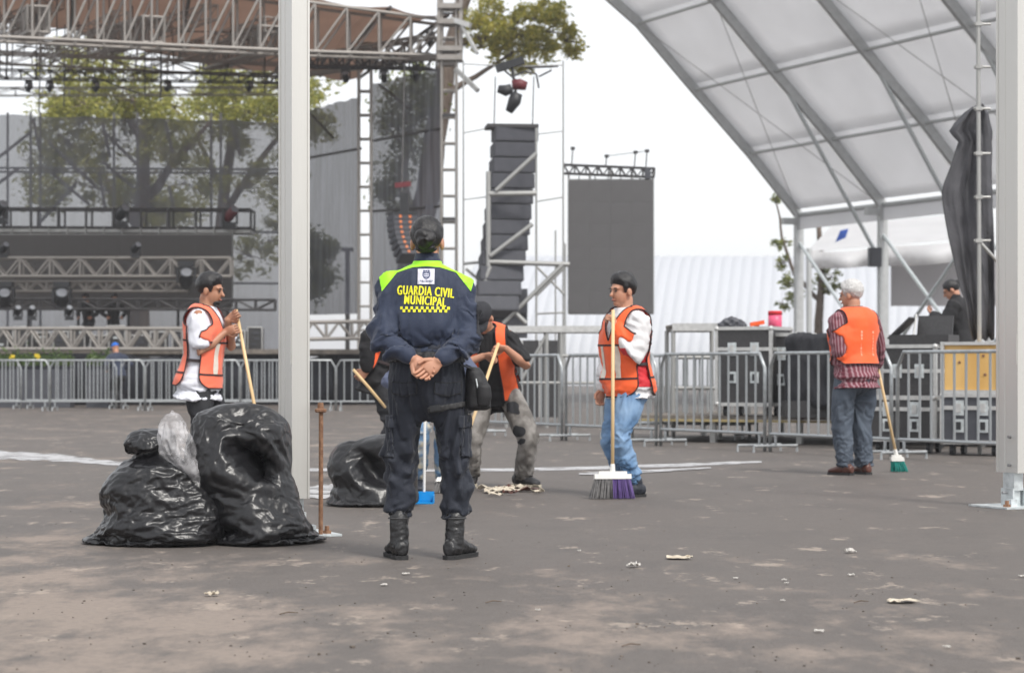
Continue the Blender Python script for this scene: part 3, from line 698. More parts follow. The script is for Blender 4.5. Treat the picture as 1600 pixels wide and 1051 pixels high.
def stage():
    # deck with black skirt, and the fascia truss standing along the front edge
    y = 54
    a = P(-140, 574, y); b = P(600, 574, y+1.2); a.z = b.z = 0
    th = thing('stage_deck', 'raised concert stage deck hung with black skirting', 'stage', tuple(a))
    zt = 1.40
    mb = MB(); mb.box(((a.x+b.x)/2, y+7, zt-.06), (b.x-a.x, 13, .12)); part('deck', mb, MT['deck'], th)
    n = 9
    for i in range(n):
        p = a.lerp(b, i/n); q = a.lerp(b, (i+1)/n); vs = []; K = 13
        for k in range(K):
            t = k/(K-1); c = p.lerp(q, t); off = .05*math.sin(t*math.pi*7+i)+.03*math.sin(t*23)
            vs += [c+V((0,off-.1,0)), c+V((0,off*.4-.1,zt-.1-.12*math.sin(math.pi*t)*(i%3==1)))]
        o = part('skirt_panel', MB().add(vs, [(2*k,2*k+2,2*k+3,2*k+1) for k in range(K-1)]), MT['skirt'], th, True); solid(o, .015)
    for i in range(12):
        p = a.lerp(b, i/11)+V((0,.4,0)); rod('leg', p, p+V((0,0,zt-.12)), .03, 'scaff', th)
    g = 'aluminium trusses across the stage'
    truss('stage_truss', 'aluminium truss with A shaped braces along the stage edge above the skirt', P(-60,545,y-.35), P(330,545,y-.35), .5, .4, 9, 'truss', .045, group=g, zig='A')
    truss('stage_truss', 'short aluminium truss on the stage edge between the post and the guard', P(470,530,y+.3), P(590,528,y+.5), .42, .4, 3, 'truss', .045, group=g, zig='A')
    truss('stage_truss', 'wide aluminium truss with V braces in front of the dark LED wall', P(-60,432,57), P(362,432,57), .48, .45, 9, 'truss', .04, group=g, zig='V')
    truss('stage_truss', 'narrow aluminium truss hung just below the wide V braced truss', P(-50,455,57.4), P(292,455,57.4), .25, .3, 11, 'truss', .035, group=g, zig='A')
    truss('stage_truss', 'dark lighting truss on the stage behind the equipment racks', P(-60,482,56.6), P(430,484,56.6), .26, .3, 16, 'trussdk', .03, group=g)
    # risers and racks on the deck
    rnd = random.Random(5)
    for i in range(15):
        u = -30+i*31+rnd.uniform(-5,5); wd = rnd.uniform(.32,.5); hh = rnd.uniform(.35,.62); yy = 55.2+rnd.uniform(-.4,.6)
        p = P(u, 500, yy); p.z = zt
        t = thing('equipment_rack', 'black equipment rack with pale edges standing on the stage deck', 'rack', tuple(p), 'equipment racks along the stage')
        mb = MB(); mb.box(p+V((0,0,hh/2)), (wd,.5,hh)); part('cabinet', mb, MT['case'], t)
        for sx in (-1,1): rod('edge', p+V((sx*wd/2,-.26,0)), p+V((sx*wd/2,-.26,hh)), .018, 'casealu', t)
        rod('edge', p+V((-wd/2,-.26,hh)), p+V((wd/2,-.26,hh)), .018, 'casealu', t)
        mb = MB()
        for k in range(3): mb.box(p+V((rnd.uniform(-.1,.1),-.262,hh*(.25+.25*k))), (rnd.uniform(.06,.16),.02,.05))
        part('panel_face', mb, MT['galv2'] if i%2 else MT['cab'], t)
    for u, lens in ((28,'lens'),(50,'lens'),(108,'lens'),(330,'lens')):
        moving_head(P(u, 500, 54.6), 'small stage light with bright lens low on the stage deck', s=.55, tilt=.2)
    # upstage LED wall, catwalk with railing
    o = P(-70, 480, 60); led_screen('led_wall', 'long dark LED wall below the catwalk on the stage', o, (P(362,480,60)-o)/15, .5, 15, 4, 'ledb')
    th = thing('catwalk', 'dark steel catwalk with railing on top of the LED wall', 'catwalk', tuple(P(150,362,60)))
    c0 = P(-80, 362, 60.3); c1 = P(392, 364, 60.3)
    part('walkway', MB().beam(c0+V((0,.4,.04)), c1+V((0,.4,.04)), 1.0, .09), MT['scaff'], th)
    n = 11
    for i in range(n+1):
        p = c0.lerp(c1, i/n); rod('post', p+V((0,0,.05)), p+V((0,0,.66)), .035 if i%2 else .05, 'trussdk', th); rod('post', p+V((0,.85,.05)), p+V((0,.85,.66)), .03, 'trussdk', th)
    for z in (.14, .66): rod('rail', c0+V((0,0,z)), c1+V((0,0,z)), .03, 'trussdk', th); rod('rail', c0+V((0,.85,z)), c1+V((0,.85,z)), .03, 'trussdk', th)
    for i in range(6): p = c0.lerp(c1, (i+.5)/6); rod('leg', V((p.x, p.y+.5, zt)), p+V((0,.5,0)), .04, 'trussdk', th)
    for (u, v, yy, lb, s, bd) in ((190,356,60,'moving head light on the catwalk rail above the LED wall',.95,'black'),(360,358,60,'red bodied moving head light at the end of the catwalk',.95,'redfix'),(0,350,60,'moving head light on the catwalk beside the frame edge',.95,'black'),
                          (212,403,56.8,'moving head light standing on the wide V braced truss',.62,'black'),(6,403,56.8,'moving head light with pale lens at the left of the V braced truss',.62,'black')):
        moving_head(P(u, v, yy), lb, s=s, tilt=.5, body=bd)
    for (u, v, lb) in ((97,440,'black moving head light hanging below the V braced truss over the racks'),(291,408,'black moving head light hanging at the end of the narrow truss'),(8,440,'black moving head light hanging from the narrow truss')):
        moving_head(P(u, v, 56.5), lb, s=1.15, up=-1, tilt=.1)
    # mesh back cloth and its scaffold
    y = 66
    sheet('mesh_backdrop', 'dark see through mesh backdrop stretched behind the stage', (P(-90,560,y), P(476,560,y-.6), P(476,190,y-.6), P(-90,176,y)), MT['mesh'], 'backdrop', 40, 16, .06)
    th = thing('scaffold', 'tall steel scaffold bracing behind the mesh backdrop', 'scaffold', tuple(P(150,574,y+1.2)-V((0,0,CH))))
    ys = y+1.2
    for u in (12, 48, 63, 178, 215, 330, 345, 440):
        p = P(u, 574, ys); p.z = 0; rod('standard', p, P(u, 176, ys), .04, 'scaff', th)
    for v in (262, 268, 360, 440): rod('ledger', P(-80,v,ys), P(470,v+3,ys), .035, 'scaff', th)
    for q in ((52,185,62,236),(160,192,172,246),(258,190,270,240),(362,192,376,244),(75,222,150,292),(162,205,215,258),(160,252,210,295),(-20,260,50,205),(-20,300,30,262),(155,270,164,325),(264,290,272,330),(60,350,120,285),(80,270,140,320)):
        rod('diagonal', P(q[0],q[1],ys-.1), P(q[2],q[3],ys-.1), .05, 'truss', th)
    sheet('mesh_side_cloth', 'grey mesh side cloth between the aluminium post and the slim rear tower', (P(478,492,63), P(564,490,59.8), P(566,148,59.8), P(478,172,63)), MT['mesh2'], 'side cloth', 16, 16, .12, 'mesh side cloths of the stage')
    sheet('mesh_side_cloth', 'tall grey mesh side cloth with dark tree behind, next to the front roof tower', (P(584,492,58.8), P(690,490,54.3), P(690,104,54.3), P(582,130,58.8)), MT['mesh2'], 'side cloth', 18, 16, .12, 'mesh side cloths of the stage')
    rod_t = thing('side_rail', 'steel rails that stiffen the mesh side cloths', 'rail', tuple(P(520,240,60)))
    for a_, b_ in (((480,247,62.8),(564,232,59.7)),((584,220,58.6),(690,200,54.2)),((584,330,58.6),(690,322,54.2)),((484,178,62.7),(520,215,61.3)),((592,132,58.3),(640,170,56.3))):
        rod('rail', P(*a_), P(*b_), .035, 'trussdk', rod_t)
    # roof towers
    def tower(lb, u, y, w_, vtop, m='truss'):
        p = P(u, 574, y); p.z = 0; H = P(u, vtop, y).z
        t = truss('roof_tower', lb, p, p+V((0,0,H)), w_, w_, int(H/.62), m, .035, up=V((0,-1,0)), cat='tower', group='stage roof towers')
        mb = MB(); mb.box(p+V((0,0,.05)), (1.2,1.2,.1)); part('base_plate', mb, MT['scaff'], t)
        return t, p
    t, p = tower('front truss tower carrying the corner of the stage roof', 702, 53.6, .36, -60)
    mb = MB()
    for v in (12, 36, 78, 92): q = P(703, v, 53.4); mb.box(q, (.62,.62,.12))
    for v in (8, 60): q = P(703, v, 53.4); mb.box(q+V((.27,0,0)), (.08,.5,.9)); mb.box(q-V((.27,0,0)), (.08,.5,.9))
    part('sleeve_block', mb, MT['truss'], t)
    mb = MB().beam(P(704,30,53.2), P(735,40,53), .14, .12); mb.beam(P(722,40,53.1), P(746,84,52.8), .07, .07); part('outrigger', mb, MT['casealu'], t)
    part('outrigger_arm', MB().beam(P(712,108,53), P(747,142,52.6), .09, .1), MT['scaff'], t)
    for v in (180, 342): part('bracket', MB().beam(P(692,v,53.2), P(711,v,53.2), .06, .08), MT['trussdk'], t)
    pz_ = thing('mesh_scaffold_pole', 'dark pole standing behind the grey mesh side cloth', 'pole', tuple(P(543,574,66)-V((0,0,CH)))); rod('pole', P(543,574,66)-V((0,0,CH)), P(543,392,66), .07, 'trussdk', pz_); part('cap_plate', MB().box(P(543,390,66), (.34,.2,.12)), MT['trussdk'], pz_)  # scaffold pole, a dark silhouette through the mesh
    tower('slim rear truss tower between the two mesh side cloths', 571, 60, .34, 70)
    tower('rear truss tower half hidden by the mesh backdrop', 452, 66.5, .34, 110)
    # front roof truss: bottom chord nearly level, top chord climbing to the left
    th = thing('roof_truss', 'deep aluminium roof truss along the front of the stage roof', 'truss', tuple(P(690,60,54)))
    bot = [P(690,87,54), P(480,80,53.1), P(300,72,52.3), P(120,63,51.6), P(-120,52,50.6)]
    top = [P(690,31,54), P(480,3,53.1), P(300,-22,52.3), P(120,-46,51.6), P(-120,-80,50.6)]
    def lin(L, t):
        t *= len(L)-1; i = min(int(t), len(L)-2); return L[i].lerp(L[i+1], t-i)
    for L in (bot, top):
        for i in range(4):
            rod('chord', L[i], L[i+1], .042, 'truss', th); rod('chord', L[i]+V((-.1,.8,0)), L[i+1]+V((-.1,.8,0)), .042, 'truss', th)
    N = 17
    for i in range(N+1):
        for dy in (0, .8):
            o = V((0,dy,0)); rod('post', lin(bot,i/N)+o, lin(top,i/N)+o, .03, 'truss', th)
            if i < N: rod('brace', lin(bot,(i+1)/N)+o, lin(top,i/N)+o, .03, 'truss', th)
    # roof trusses running front to back, and the rear one
    g = 'roof trusses above the stage'
    for lb, a_, b_, d_ in (('roof truss running back over the stage beside the front tower', (668,90,54.2), (470,118,65), .5), ('roof truss running back over the stage above the aluminium post', (420,80,53), (330,108,66), .6),
                           ('roof truss running back over the middle of the stage', (240,66,52.2), (150,84,66), .6), ('roof truss running back at the far side of the stage', (60,50,51.6), (30,66,66), .6)):
        truss('roof_truss', lb, P(*a_), P(*b_), d_, .5, 9, 'truss', .045, group=g)
    truss('roof_truss', 'dark lighting truss hanging below the back of the stage roof', P(-60,122,60), P(440,130,61.5), .24, .4, 22, 'trussdk', .02, group=g)
    truss('roof_truss', 'dark lighting truss crowded with lamps under the roof corner', P(470,104,57), P(676,108,55.5), .36, .4, 10, 'trussdk', .035, group=g)
    truss('roof_truss', 'thin truss crossing the open gap above the mesh backdrop', P(-60,150,63), P(440,148,64), .22, .35, 12, 'scaff', .016, group=g)
    for u in (45, 78, 150, 262, 390):
        moving_head(P(u, 126, 60.4), 'dark moving head lamp hanging from the rear roof truss', s=.5, up=-1, tilt=.3)
    for lb, a_, b_, d_ in (('thin pale truss slanting up over the left of the stage', (-20,62,53), (90,14,62), .35), ('thin pale truss slanting up beside the thick rear truss', (60,104,58), (190,40,53), .35), ('thin pale truss slanting up before the light green tree', (150,92,60), (330,30,53), .35), ('thin pale truss slanting down to the post', (250,104,60), (425,50,53), .35), ('cross truss halfway back under the canvas', (-40,84,57), (460,100,59), .4), ('second cross truss near the rear edge of the canvas', (-40,98,63), (460,122,64), .35)):
        truss('roof_truss', lb, P(*a_), P(*b_), d_, .35, 10, 'truss', .022, group=g)
    for u, v in ((540,106),(600,106),(650,104),(672,50)):
        moving_head(P(u, v, 56), 'dark moving head lamp hanging under the roof corner', s=.6, up=-1)
    # motor chains and cables
    th = thing('rigging_cables', 'thin rigging cables and chains hanging between the roof trusses', 'cable', tuple(P(200,60,58)))
    rnd = random.Random(9)
    for i in range(34):
        u = rnd.uniform(-20, 470); v0 = rnd.uniform(-20, 60); yy = rnd.uniform(56, 64); rod('cable', P(u,v0,yy), P(u+rnd.uniform(-3,3), v0+rnd.uniform(60,130), yy), .018, 'trussdk', th, 5)
    for i in range(9):
        u = rnd.uniform(0, 380); v = rnd.uniform(40,130); rod('cable', P(u,v,60), P(u+rnd.uniform(60,130), v+rnd.uniform(-30,40), 60.5), .02, 'trussdk', th, 5)
    # canvas roof
    fr = [P(700,24,54), P(610,12,53.6), P(480,-6,53.1), P(300,-32,52.3), P(120,-56,51.6), P(-120,-90,50.6)]
    bk = [P(560,122,66.5), P(500,118,66.5), P(430,112,66.5), P(280,90,66.5), P(110,46,66.5), P(-120,12,66.5)]
    th = thing('stage_roof', 'brown grey canvas roof stretched over the stage trusses', 'roof', tuple(fr[0]))
    for i in range(5):
        vs = []; K = 9
        for j in range(K):
            for k in range(5):
                t = j/(K-1); s = k/4; p = fr[i].lerp(fr[i+1], s).lerp(bk[i].lerp(bk[i+1], s), t); p.z += .5*math.sin(math.pi*t)-.12*math.sin(math.pi*s); vs.append(p)
        o = part('roof_panel', MB().add(vs, [(j*5+k, j*5+k+1, (j+1)*5+k+1, (j+1)*5+k) for j in range(K-1) for k in range(4)]), MT['canvas'], th, True); solid(o, .02)
        rod('roof_rib', fr[i], bk[i]+V((0,0,-.02)), .05, 'trussdk', th)
    # planters with yellow flowers in front of the skirt
    def planter(u0, u1, lb, flowers):
        y = 51.2; a = P(u0, 574, y); b = P(u1, 574, y); a.z = b.z = 0; L = b.x-a.x
        t = thing('planter_box', lb, 'planter', tuple(a), 'planters in front of the stage')
        mb = MB(); mb.box(((a.x+b.x)/2, y, .45), (L, .5, .9)); part('box', mb, MT['cab'], t)
        vs = []; fs = []; r = random.Random(int(u0)+3)
        fl = MB()
        for _ in range(int(1500*L/2)):
            p = V((r.uniform(a.x,b.x), y+r.gauss(0,.16), 1.0+abs(r.gauss(0,.13))))
            d = V((r.gauss(0,1), r.gauss(0,1), r.gauss(.6,.7))).normalized(); e = d.cross(V((r.gauss(0,1),r.gauss(0,1),.2))).normalized(); o = len(vs)
            vs += [p-d*.05, p+e*.025, p+d*.07, p-e*.025]; fs.append((o,o+1,o+2,o+3))
        part('foliage', MB().add(vs, fs), MT['leafhedge'], t, kind='stuff')
        for _ in range(flowers):
            p = V((r.uniform(a.x,b.x), y-.18, 1.14+r.uniform(0,.1)))
            f = MB()
            for k in range(6): an = k*math.pi/3; f.ell(p+V((.05*math.cos(an), 0, .05*math.sin(an))), (.035,.012,.035), 6, 4)
            f.ell(p-V((0,.015,0)), (.025,.02,.025), 6, 4); part('flower', f, MT['petal'], t)
    planter(-20, 80, 'planter of green leaves with yellow flowers in front of the stage skirt', 4)
    planter(84, 113, 'short planter of dark leaves next to the flowering planter', 0)
    planter(138, 172, 'short planter of bright leaves beside the blue capped person', 0)
stage()

def pa():
    # hung line array with amber drivers in front of the side cloth
    pts = []
    for i in range(8):
        t = i/7; pts.append((P(627+14*t*t, 341+8.6*i, 52), -.1-.12*t-.3*t*t))
    line_array('speaker_array', 'hanging speaker array with two rows of amber drivers', pts, .62, .14, .45, 'cab', yaw=.45, drivers=True)
    th = thing('array_bumper', 'black rigging frame on top of the small speaker array', 'rigging', tuple(P(628,333,52)))
    part('frame', MB().box(P(627,334,52), (.62,.5,.06), Matrix.Rotation(.45,3,'Z')), MT['black'], th)
    rod('chain', P(627,334,52), P(632,100,54), .025, 'trussdk', th); part('motor', MB().box(P(632,318,52), (.2,.2,.5)), MT['black'], th)
    part('clamp_arm', MB().beam(P(617,290,52), P(642,287,52), .12, .12), MT['redfix'], th)
    # main line array on its scaffold tower
    y = 45; pts = []
    for i in range(12):
        v = 212+24.4*i; t = i/11; u = 803-1.5*i-14*t*t
        pts.append((P(u, v, y-.25*t*t*3), -.02-.26*t*t))
    line_array('speaker_array', 'tall dark line array of twelve wide cabinets in the scaffold tower', pts, .9, .325, .6, 'cab', yaw=.2)
    th = thing('array_bumper', 'flat rigging frame above the tall line array', 'rigging', tuple(P(800,199,y)))
    part('frame', MB().box(P(799,199,y), (1.06,.7,.07), Matrix.Rotation(.1,3,'Z')), MT['trussdk'], th)
    for u in (772, 832): rod('chain', P(u,199,y), P(u+2,120,y), .012, 'trussdk', th)
    mb = MB(); mb.box(P(790,490,y+.3), (.9,.9,1.0)); mb.box(P(792,470,y-.2), (.85,.05,.5)); o = part('subwoofer', mb, MT['cab'], None); tag(o, 'dark subwoofer block under the tall line array', 'speaker')
    th = thing('scaffold_tower', 'steel scaffold tower with diagonal braces around the tall line array', 'scaffold', tuple(P(800,574,y)-V((0,0,CH))))
    for u, yy, r, vt in ((763,y-.8,.05,268),(838,y-.8,.022,200),(724,y+1,.016,95),(880,y+1,.018,95),(712,y+1.4,.014,180),(868,y+2,.018,360),(883,y-.5,.018,380)):
        p = P(u,574,yy); p.z = 0; rod('standard', p, P(u,vt,yy), r, 'scaff', th)
    for q, r in (((763,303,838,302,y-.8),.055),((763,409,890,413,y-.8),.05),((724,208,765,200,y),.012),((838,210,880,205,y),.012),((724,312,765,307,y),.012),((838,315,880,308,y),.014),((724,412,765,408,y),.03),((868,416,890,413,y+1),.03),((840,490,882,488,y),.02),
                 ((775,298,838,240,y-.85),.045),((766,400,832,350,y-.85),.045),((748,466,766,416,y-.85),.045),((766,450,822,505,y-.85),.045),((786,505,880,413,y-.85),.045),((838,416,884,462,y),.025),((884,416,838,462,y),.025),((724,100,800,104,y),.012),((800,104,880,102,y),.012),((728,420,752,440,y),.03)):
        rod('brace', P(q[0],q[1],q[4]), P(q[2],q[3],q[4]), r, 'scaff', th)
    # delay light cluster hanging above the array
    th = thing('hanging_light_cluster', 'cluster of black lamps hanging above the line array in the white sky', 'stage light', tuple(P(800,140,y)))
    part('bar', MB().beam(P(775,108,y), P(818,94,y), .16, .16), MT['black'], th)
    mb = MB(); mb.tube([P(778,139,y), P(790,142,y), P(800,138,y)], [.08,.12,.1], 10); part('lamp', mb, MT['black'], th, True)
    mb = MB(); mb.tube([P(800,133,y), P(812,132,y), P(823,135,y)], [.1,.12,.09], 10); part('lamp', mb, MT['redfix'], th, True)
    mb = MB(); mb.tube([P(808,146,y), P(804,158,y), P(795,175,y)], [.12,.14,.08], 10); part('lamp', mb, MT['black'], th, True)
    rod('hanger', P(800,104,y), P(806,146,y), .03, 'trussdk', th); rod('hanger', P(800,104,y), P(790,100,y), .03, 'trussdk', th)
    for q in ((788,110,800,120),(800,120,820,112),(820,112,838,116),(838,116,842,138),(790,112,812,130),(826,106,872,104),(842,120,862,110)): rod('cable', P(q[0],q[1],y), P(q[2],q[3],y), .02, 'trussdk', th)
    # portrait LED screen and its truss
    o = P(889, 490, 50); led_screen('led_screen', 'tall grey portrait LED screen hanging beside the speaker tower', o, (P(1021,490,50)-o)/4, P(0,281,50).z/6-o.z/6, 4, 6, 'led')
    t = truss('screen_truss', 'black truss with rigging points above the portrait LED screen', P(880,271,50.2), P(1022,277,50.2), .2, .25, 8, 'trussdk', .02, zig='V')
    for u, v in ((895,232),(948,244),(993,238),(1011,236)):
        rod('sling', P(u,v,50.2), P(u-2,262,50.2), .014, 'trussdk', t); part('shackle', MB().box(P(u,v,50.2), (.1,.08,.07)), MT['trussdk'], t)
    rod('cable', P(948,244,50.2), P(1011,236,50.2), .008, 'trussdk', t); part('motor', MB().box(P(1012,271,50.1), (.14,.14,.24)), MT['cab'], t)
    for u in (905,930,950,970,1000): rod('sling', P(u,275,50.2), P(u,283,50.1), .012, 'trussdk', t)
pa()

# ------------------------------------------------------------------ crowd barriers
def barrier_proto():
    th = thing('crowd_barrier', '', 'barrier'); L = 2.1
    c = .16; z0, z1 = .2, 1.1
    mb = MB(); mb.tube([(0.02,0,0),(0.02,0,z1-c),(.02+c*.6,0,z1),(L-.02-c*.6,0,z1),(L-.02,0,z1-c),(L-.02,0,0)], .02, 10); part('frame', mb, MT['galv'], th, True)
    rod('bottom_rail', (.02,0,z0), (L-.02,0,z0), .018, 'galv', th)
    for i in range(11): x = .02+(L-.04)*(i+1)/12; rod('bar', (x,0,z0), (x,0,z1-.01), .0135, 'galv', th)
    for x in (.12, L-.12):
        mb = MB(); mb.tube([(x,-.3,.0),(x,-.3,.07),(x,.3,.07),(x,.3,.0)], .016, 8); part('foot', mb, MT['galv'], th)
        rod('foot_link', (x,0,.07), (x,0,z0), .016, 'galv', th)
    return th
def barriers():
    pr = barrier_proto(); first = [True]
    def put(a, b, lb, group):
        a = V(a); b = V(b); o = pr if first[0] else copy_tree(pr); first[0] = False
        o.location = a; o.rotation_euler = (0,0,math.atan2(b.y-a.y, b.x-a.x)); o['label'] = lb; o['group'] = group
    g = 'crowd barriers in a slanting row before the flight cases'
    d = V((.507,-.861,0)); p = V((1.78,26.2,0))
    lbs = {-3:'galvanised crowd barrier hidden mostly behind the guard', -2:'galvanised crowd barrier behind the sweeper in the black shirt', -1:'galvanised crowd barrier behind the sweeper in blue jeans, before the metal platform', 0:'galvanised crowd barrier in front of the big black flight case', 1:'galvanised crowd barrier behind the sweeper in the striped shirt', 2:'galvanised crowd barrier before the plywood crate beside the near right post'}
    for k in range(-3, 3):
        a = p+d*2.16*k; put(a, a+d*2.1, lbs[k], g)
    for k in range(2): a = V((1.2+.15*k,29.2+k*.5,0)); put(a, a+V((1.1,-.5,0)), 'galvanised crowd barrier parked behind the slanting row', 'spare crowd barriers')
    g = 'crowd barriers in a straight row before the stage'
    for i in range(6):
        a = P(-72+149*i, 574, 47.5); a.z = 0; put(a, a+V((1,.02,0)), ['crowd barrier in front of the yellow flowering planter','crowd barrier in front of the leafy planters and blue capped crew member','crowd barrier right behind the sweeper in the white shirt','crowd barrier behind the aluminium post, before the black skirt','crowd barrier behind the rusty stake, before the black skirt','crowd barrier at the end of the straight row, hidden by the guard'][i], g)
    for i in range(4):
        a = P(-110+149*i, 574, 49.6); a.z = 0; put(a, a+V((1,0,0)), 'galvanised crowd barrier standing behind the straight row, nearer the planters', 'second row of barriers before the stage')
barriers()
# ------------------------------------------------------------------ near aluminium posts
def post(label, c, zb):
    th = thing('tent_post', label, 'post', tuple(c), 'aluminium tent posts'); c = V(c); w_, d_ = .105, .235
    rz = Matrix((B, A, V((0,0,1)))).transposed()
    # extrusion profile with corner lips and shallow channels
    hx, hy = w_/2, d_/2; g = .006
    prof = [(-hx,-hy),(-hx+.012,-hy),(-hx+.014,-hy+g),(hx-.014,-hy+g),(hx-.012,-hy),(hx,-hy),(hx,-hy+.016),(hx-g,-hy+.018),(hx-g,-.03),(hx-g-.003,-.028),(hx-g-.003,.028),(hx-g,.03),(hx-g,hy-.018),(hx,hy-.016),(hx,hy),(hx-.012,hy),(hx-.014,hy-g),(-hx+.014,hy-g),(-hx+.012,hy),(-hx,hy),(-hx,hy-.016),(-hx+g,hy-.018),(-hx+g,.03),(-hx+g+.003,.028),(-hx+g+.003,-.028),(-hx+g,-.03),(-hx+g,-hy+.018),(-hx,-hy+.016)]
    vs = []; n = len(prof)
    for z in (zb, 5.5): vs += [c+rz @ V((x,y,z)) for x, y in prof]
    part('upright', MB().add(vs, [(i,(i+1)%n,n+(i+1)%n,n+i) for i in range(n)]+[tuple(range(n-1,-1,-1)), tuple(range(n,2*n))]), MT['alu'], th)
    for z in (zb+.05, zb+.24): 
        p = c+rz @ V((-hx,-.03,z)); mb = MB().tube([p+rz @ V((.008,0,0)), p-rz @ V((.012,0,0))], .011, 6); part('bolt', mb, MT['alu_bolt'], th)
    part('joint_cover', MB().box(c+rz @ V((-hx-.002,-hy+.012,1.06)), (.006,.014,.2), rz), MT['alu'], th)
    # telescopic foot and base plate
    mb = MB(); mb.box(c+V((0,0,zb-.05+.0)), (.075,.12,.14), rz); part('foot_sleeve', mb, MT['galv2'], th)
    mb = MB(); z0 = .012
    mb.box(c+V((0,0,z0/2+.002)), (.42,.42,z0), rz)
    for s in (-1,1): mb.box(c+rz @ V((s*.045,0,.07)), (.012,.13,.12), rz); mb.box(c+rz @ V((s*.07,-.08,.035)), (.05,.05,.05), rz)
    part('base_plate', mb, MT['galv2'], th)
    part('foot_stem', MB().box(c+V((0,0,zb/2-.03)), (.05,.09,zb-.05), rz), MT['galv2'], th)
    part('pin', MB().tube([c+rz @ V((-.09,0,.1)), c+rz @ V((.07,0,.1))], .009, 8), MT['alu_bolt'], th)
    for s, q in ((-1,-1),(1,-1)):
        p = c+rz @ V((s*.15,q*.13,0)); part('anchor_head', MB().tube([p+V((0,0,.014)), p+V((0,0,.03))], .026, 6).tube([p+V((0,0,.03)), p+V((0,0,.055))], .014, 6), MT['rust'], th)
    return th
pl = G(456, 838); pr_ = G(1576, 792)
post('silver aluminium tent post rising behind the bin bags', (pl.x, pl.y+.12, 0), .21)
post('silver aluminium tent post with bolted foot beside the plywood crate', (pr_.x+.03, pr_.y, 0), .235)
def stake():
    b = G(501, 838); th = thing('anchor_stake', 'rusty ribbed steel stake standing beside the aluminium post', 'stake', tuple(b))
    pts = []; rr = []
    for i in range(111):
        z = i/110*.735; pts.append(b+V((.002*math.sin(z*3),0,z))); rr.append(.0115+(.0025 if i%2 else 0))
    part('rod', MB().tube(pts, rr, 10), MT['rust'], th, True)
    part('collar', MB().tube([b+V((0,0,.69)), b+V((0,0,.697)), b+V((0,0,.708)), b+V((0,0,.712))], [.028,.033,.033,.024], 12), MT['rust'], th)
    part('nut', MB().tube([b+V((0,0,.712)), b+V((0,0,.745))], [.02,.017], 6), MT['rust'], th)
    part('plate', MB().box(b+V((-.02,.02,.006)), (.16,.12,.008)), MT['galv2'], th)
stake()

# ------------------------------------------------------------------ flight cases, platforms, tarp behind the barriers
def flight_case(label, c, d, rz, handles=2, lid=.72, wheels=True, body='case'):
    c = V(c); rot = Matrix.Rotation(rz, 3, 'Z'); th = thing('flight_case', label, 'case', tuple(c), 'flight cases behind the barriers')
    w_, dp, h = d; z0 = .13 if wheels else .0
    def q(x, y, z): return c+rot @ V((x, y, z))
    part('body', MB().box(q(0,0,z0+(h-z0)/2), (w_-.02,dp-.02,h-z0-.02), rot), MT[body], th)
    for x in (-1,1):
        for y in (-1,1): part('edge', MB().box(q(x*(w_/2-.012),y*(dp/2-.012),z0+(h-z0)/2), (.04,.04,h-z0), rot), MT['casealu'], th)
    for z in (z0+.015, h-.015, z0+(h-z0)*lid):
        for y in (-1,1): part('edge', MB().box(q(0,y*(dp/2-.008),z), (w_-.05,.03,.042), rot), MT['casealu'], th)
        for x in (-1,1): part('edge', MB().box(q(x*(w_/2-.008),0,z), (.03,dp-.05,.042), rot), MT['casealu'], th)
    for x in (-1,1):
        for y in (-1,1):
            for z in (z0+.02, h-.02): part('ball_corner', MB().ell(q(x*(w_/2-.015),y*(dp/2-.015),z), (.036,.036,.036), 8, 6), MT['casealu'], th, True)
    for i in range(handles):
        x = (i+.5)/handles-.5
        for zz, k in ((z0+(h-z0)*lid, .16), (z0+(h-z0)*.36, .14)):
            mb = MB(); p = q(x*w_*.8,-dp/2-.004,zz); mb.box(p, (.11,.012,k), rot); lt = part('latch', mb, MT['galv2'], th)
            mb = MB(); mb.box(p+rot @ V((0,-.012,0)), (.05,.016,k*.6), rot); part('catch', mb, MT['black'] if zz < h*.5 else MT['casealu'], lt)
    if wheels:
        for x in (-1,1):
            for y in (-1,1):
                p = q(x*(w_/2-.1),y*(dp/2-.1),.055); part('caster', MB().tube([p-rot @ V((.022,0,0)), p+rot @ V((.022,0,0))], .055, 12).box(p+V((0,0,.05)), (.05,.06,.05), rot), MT['black'], th)
    return th
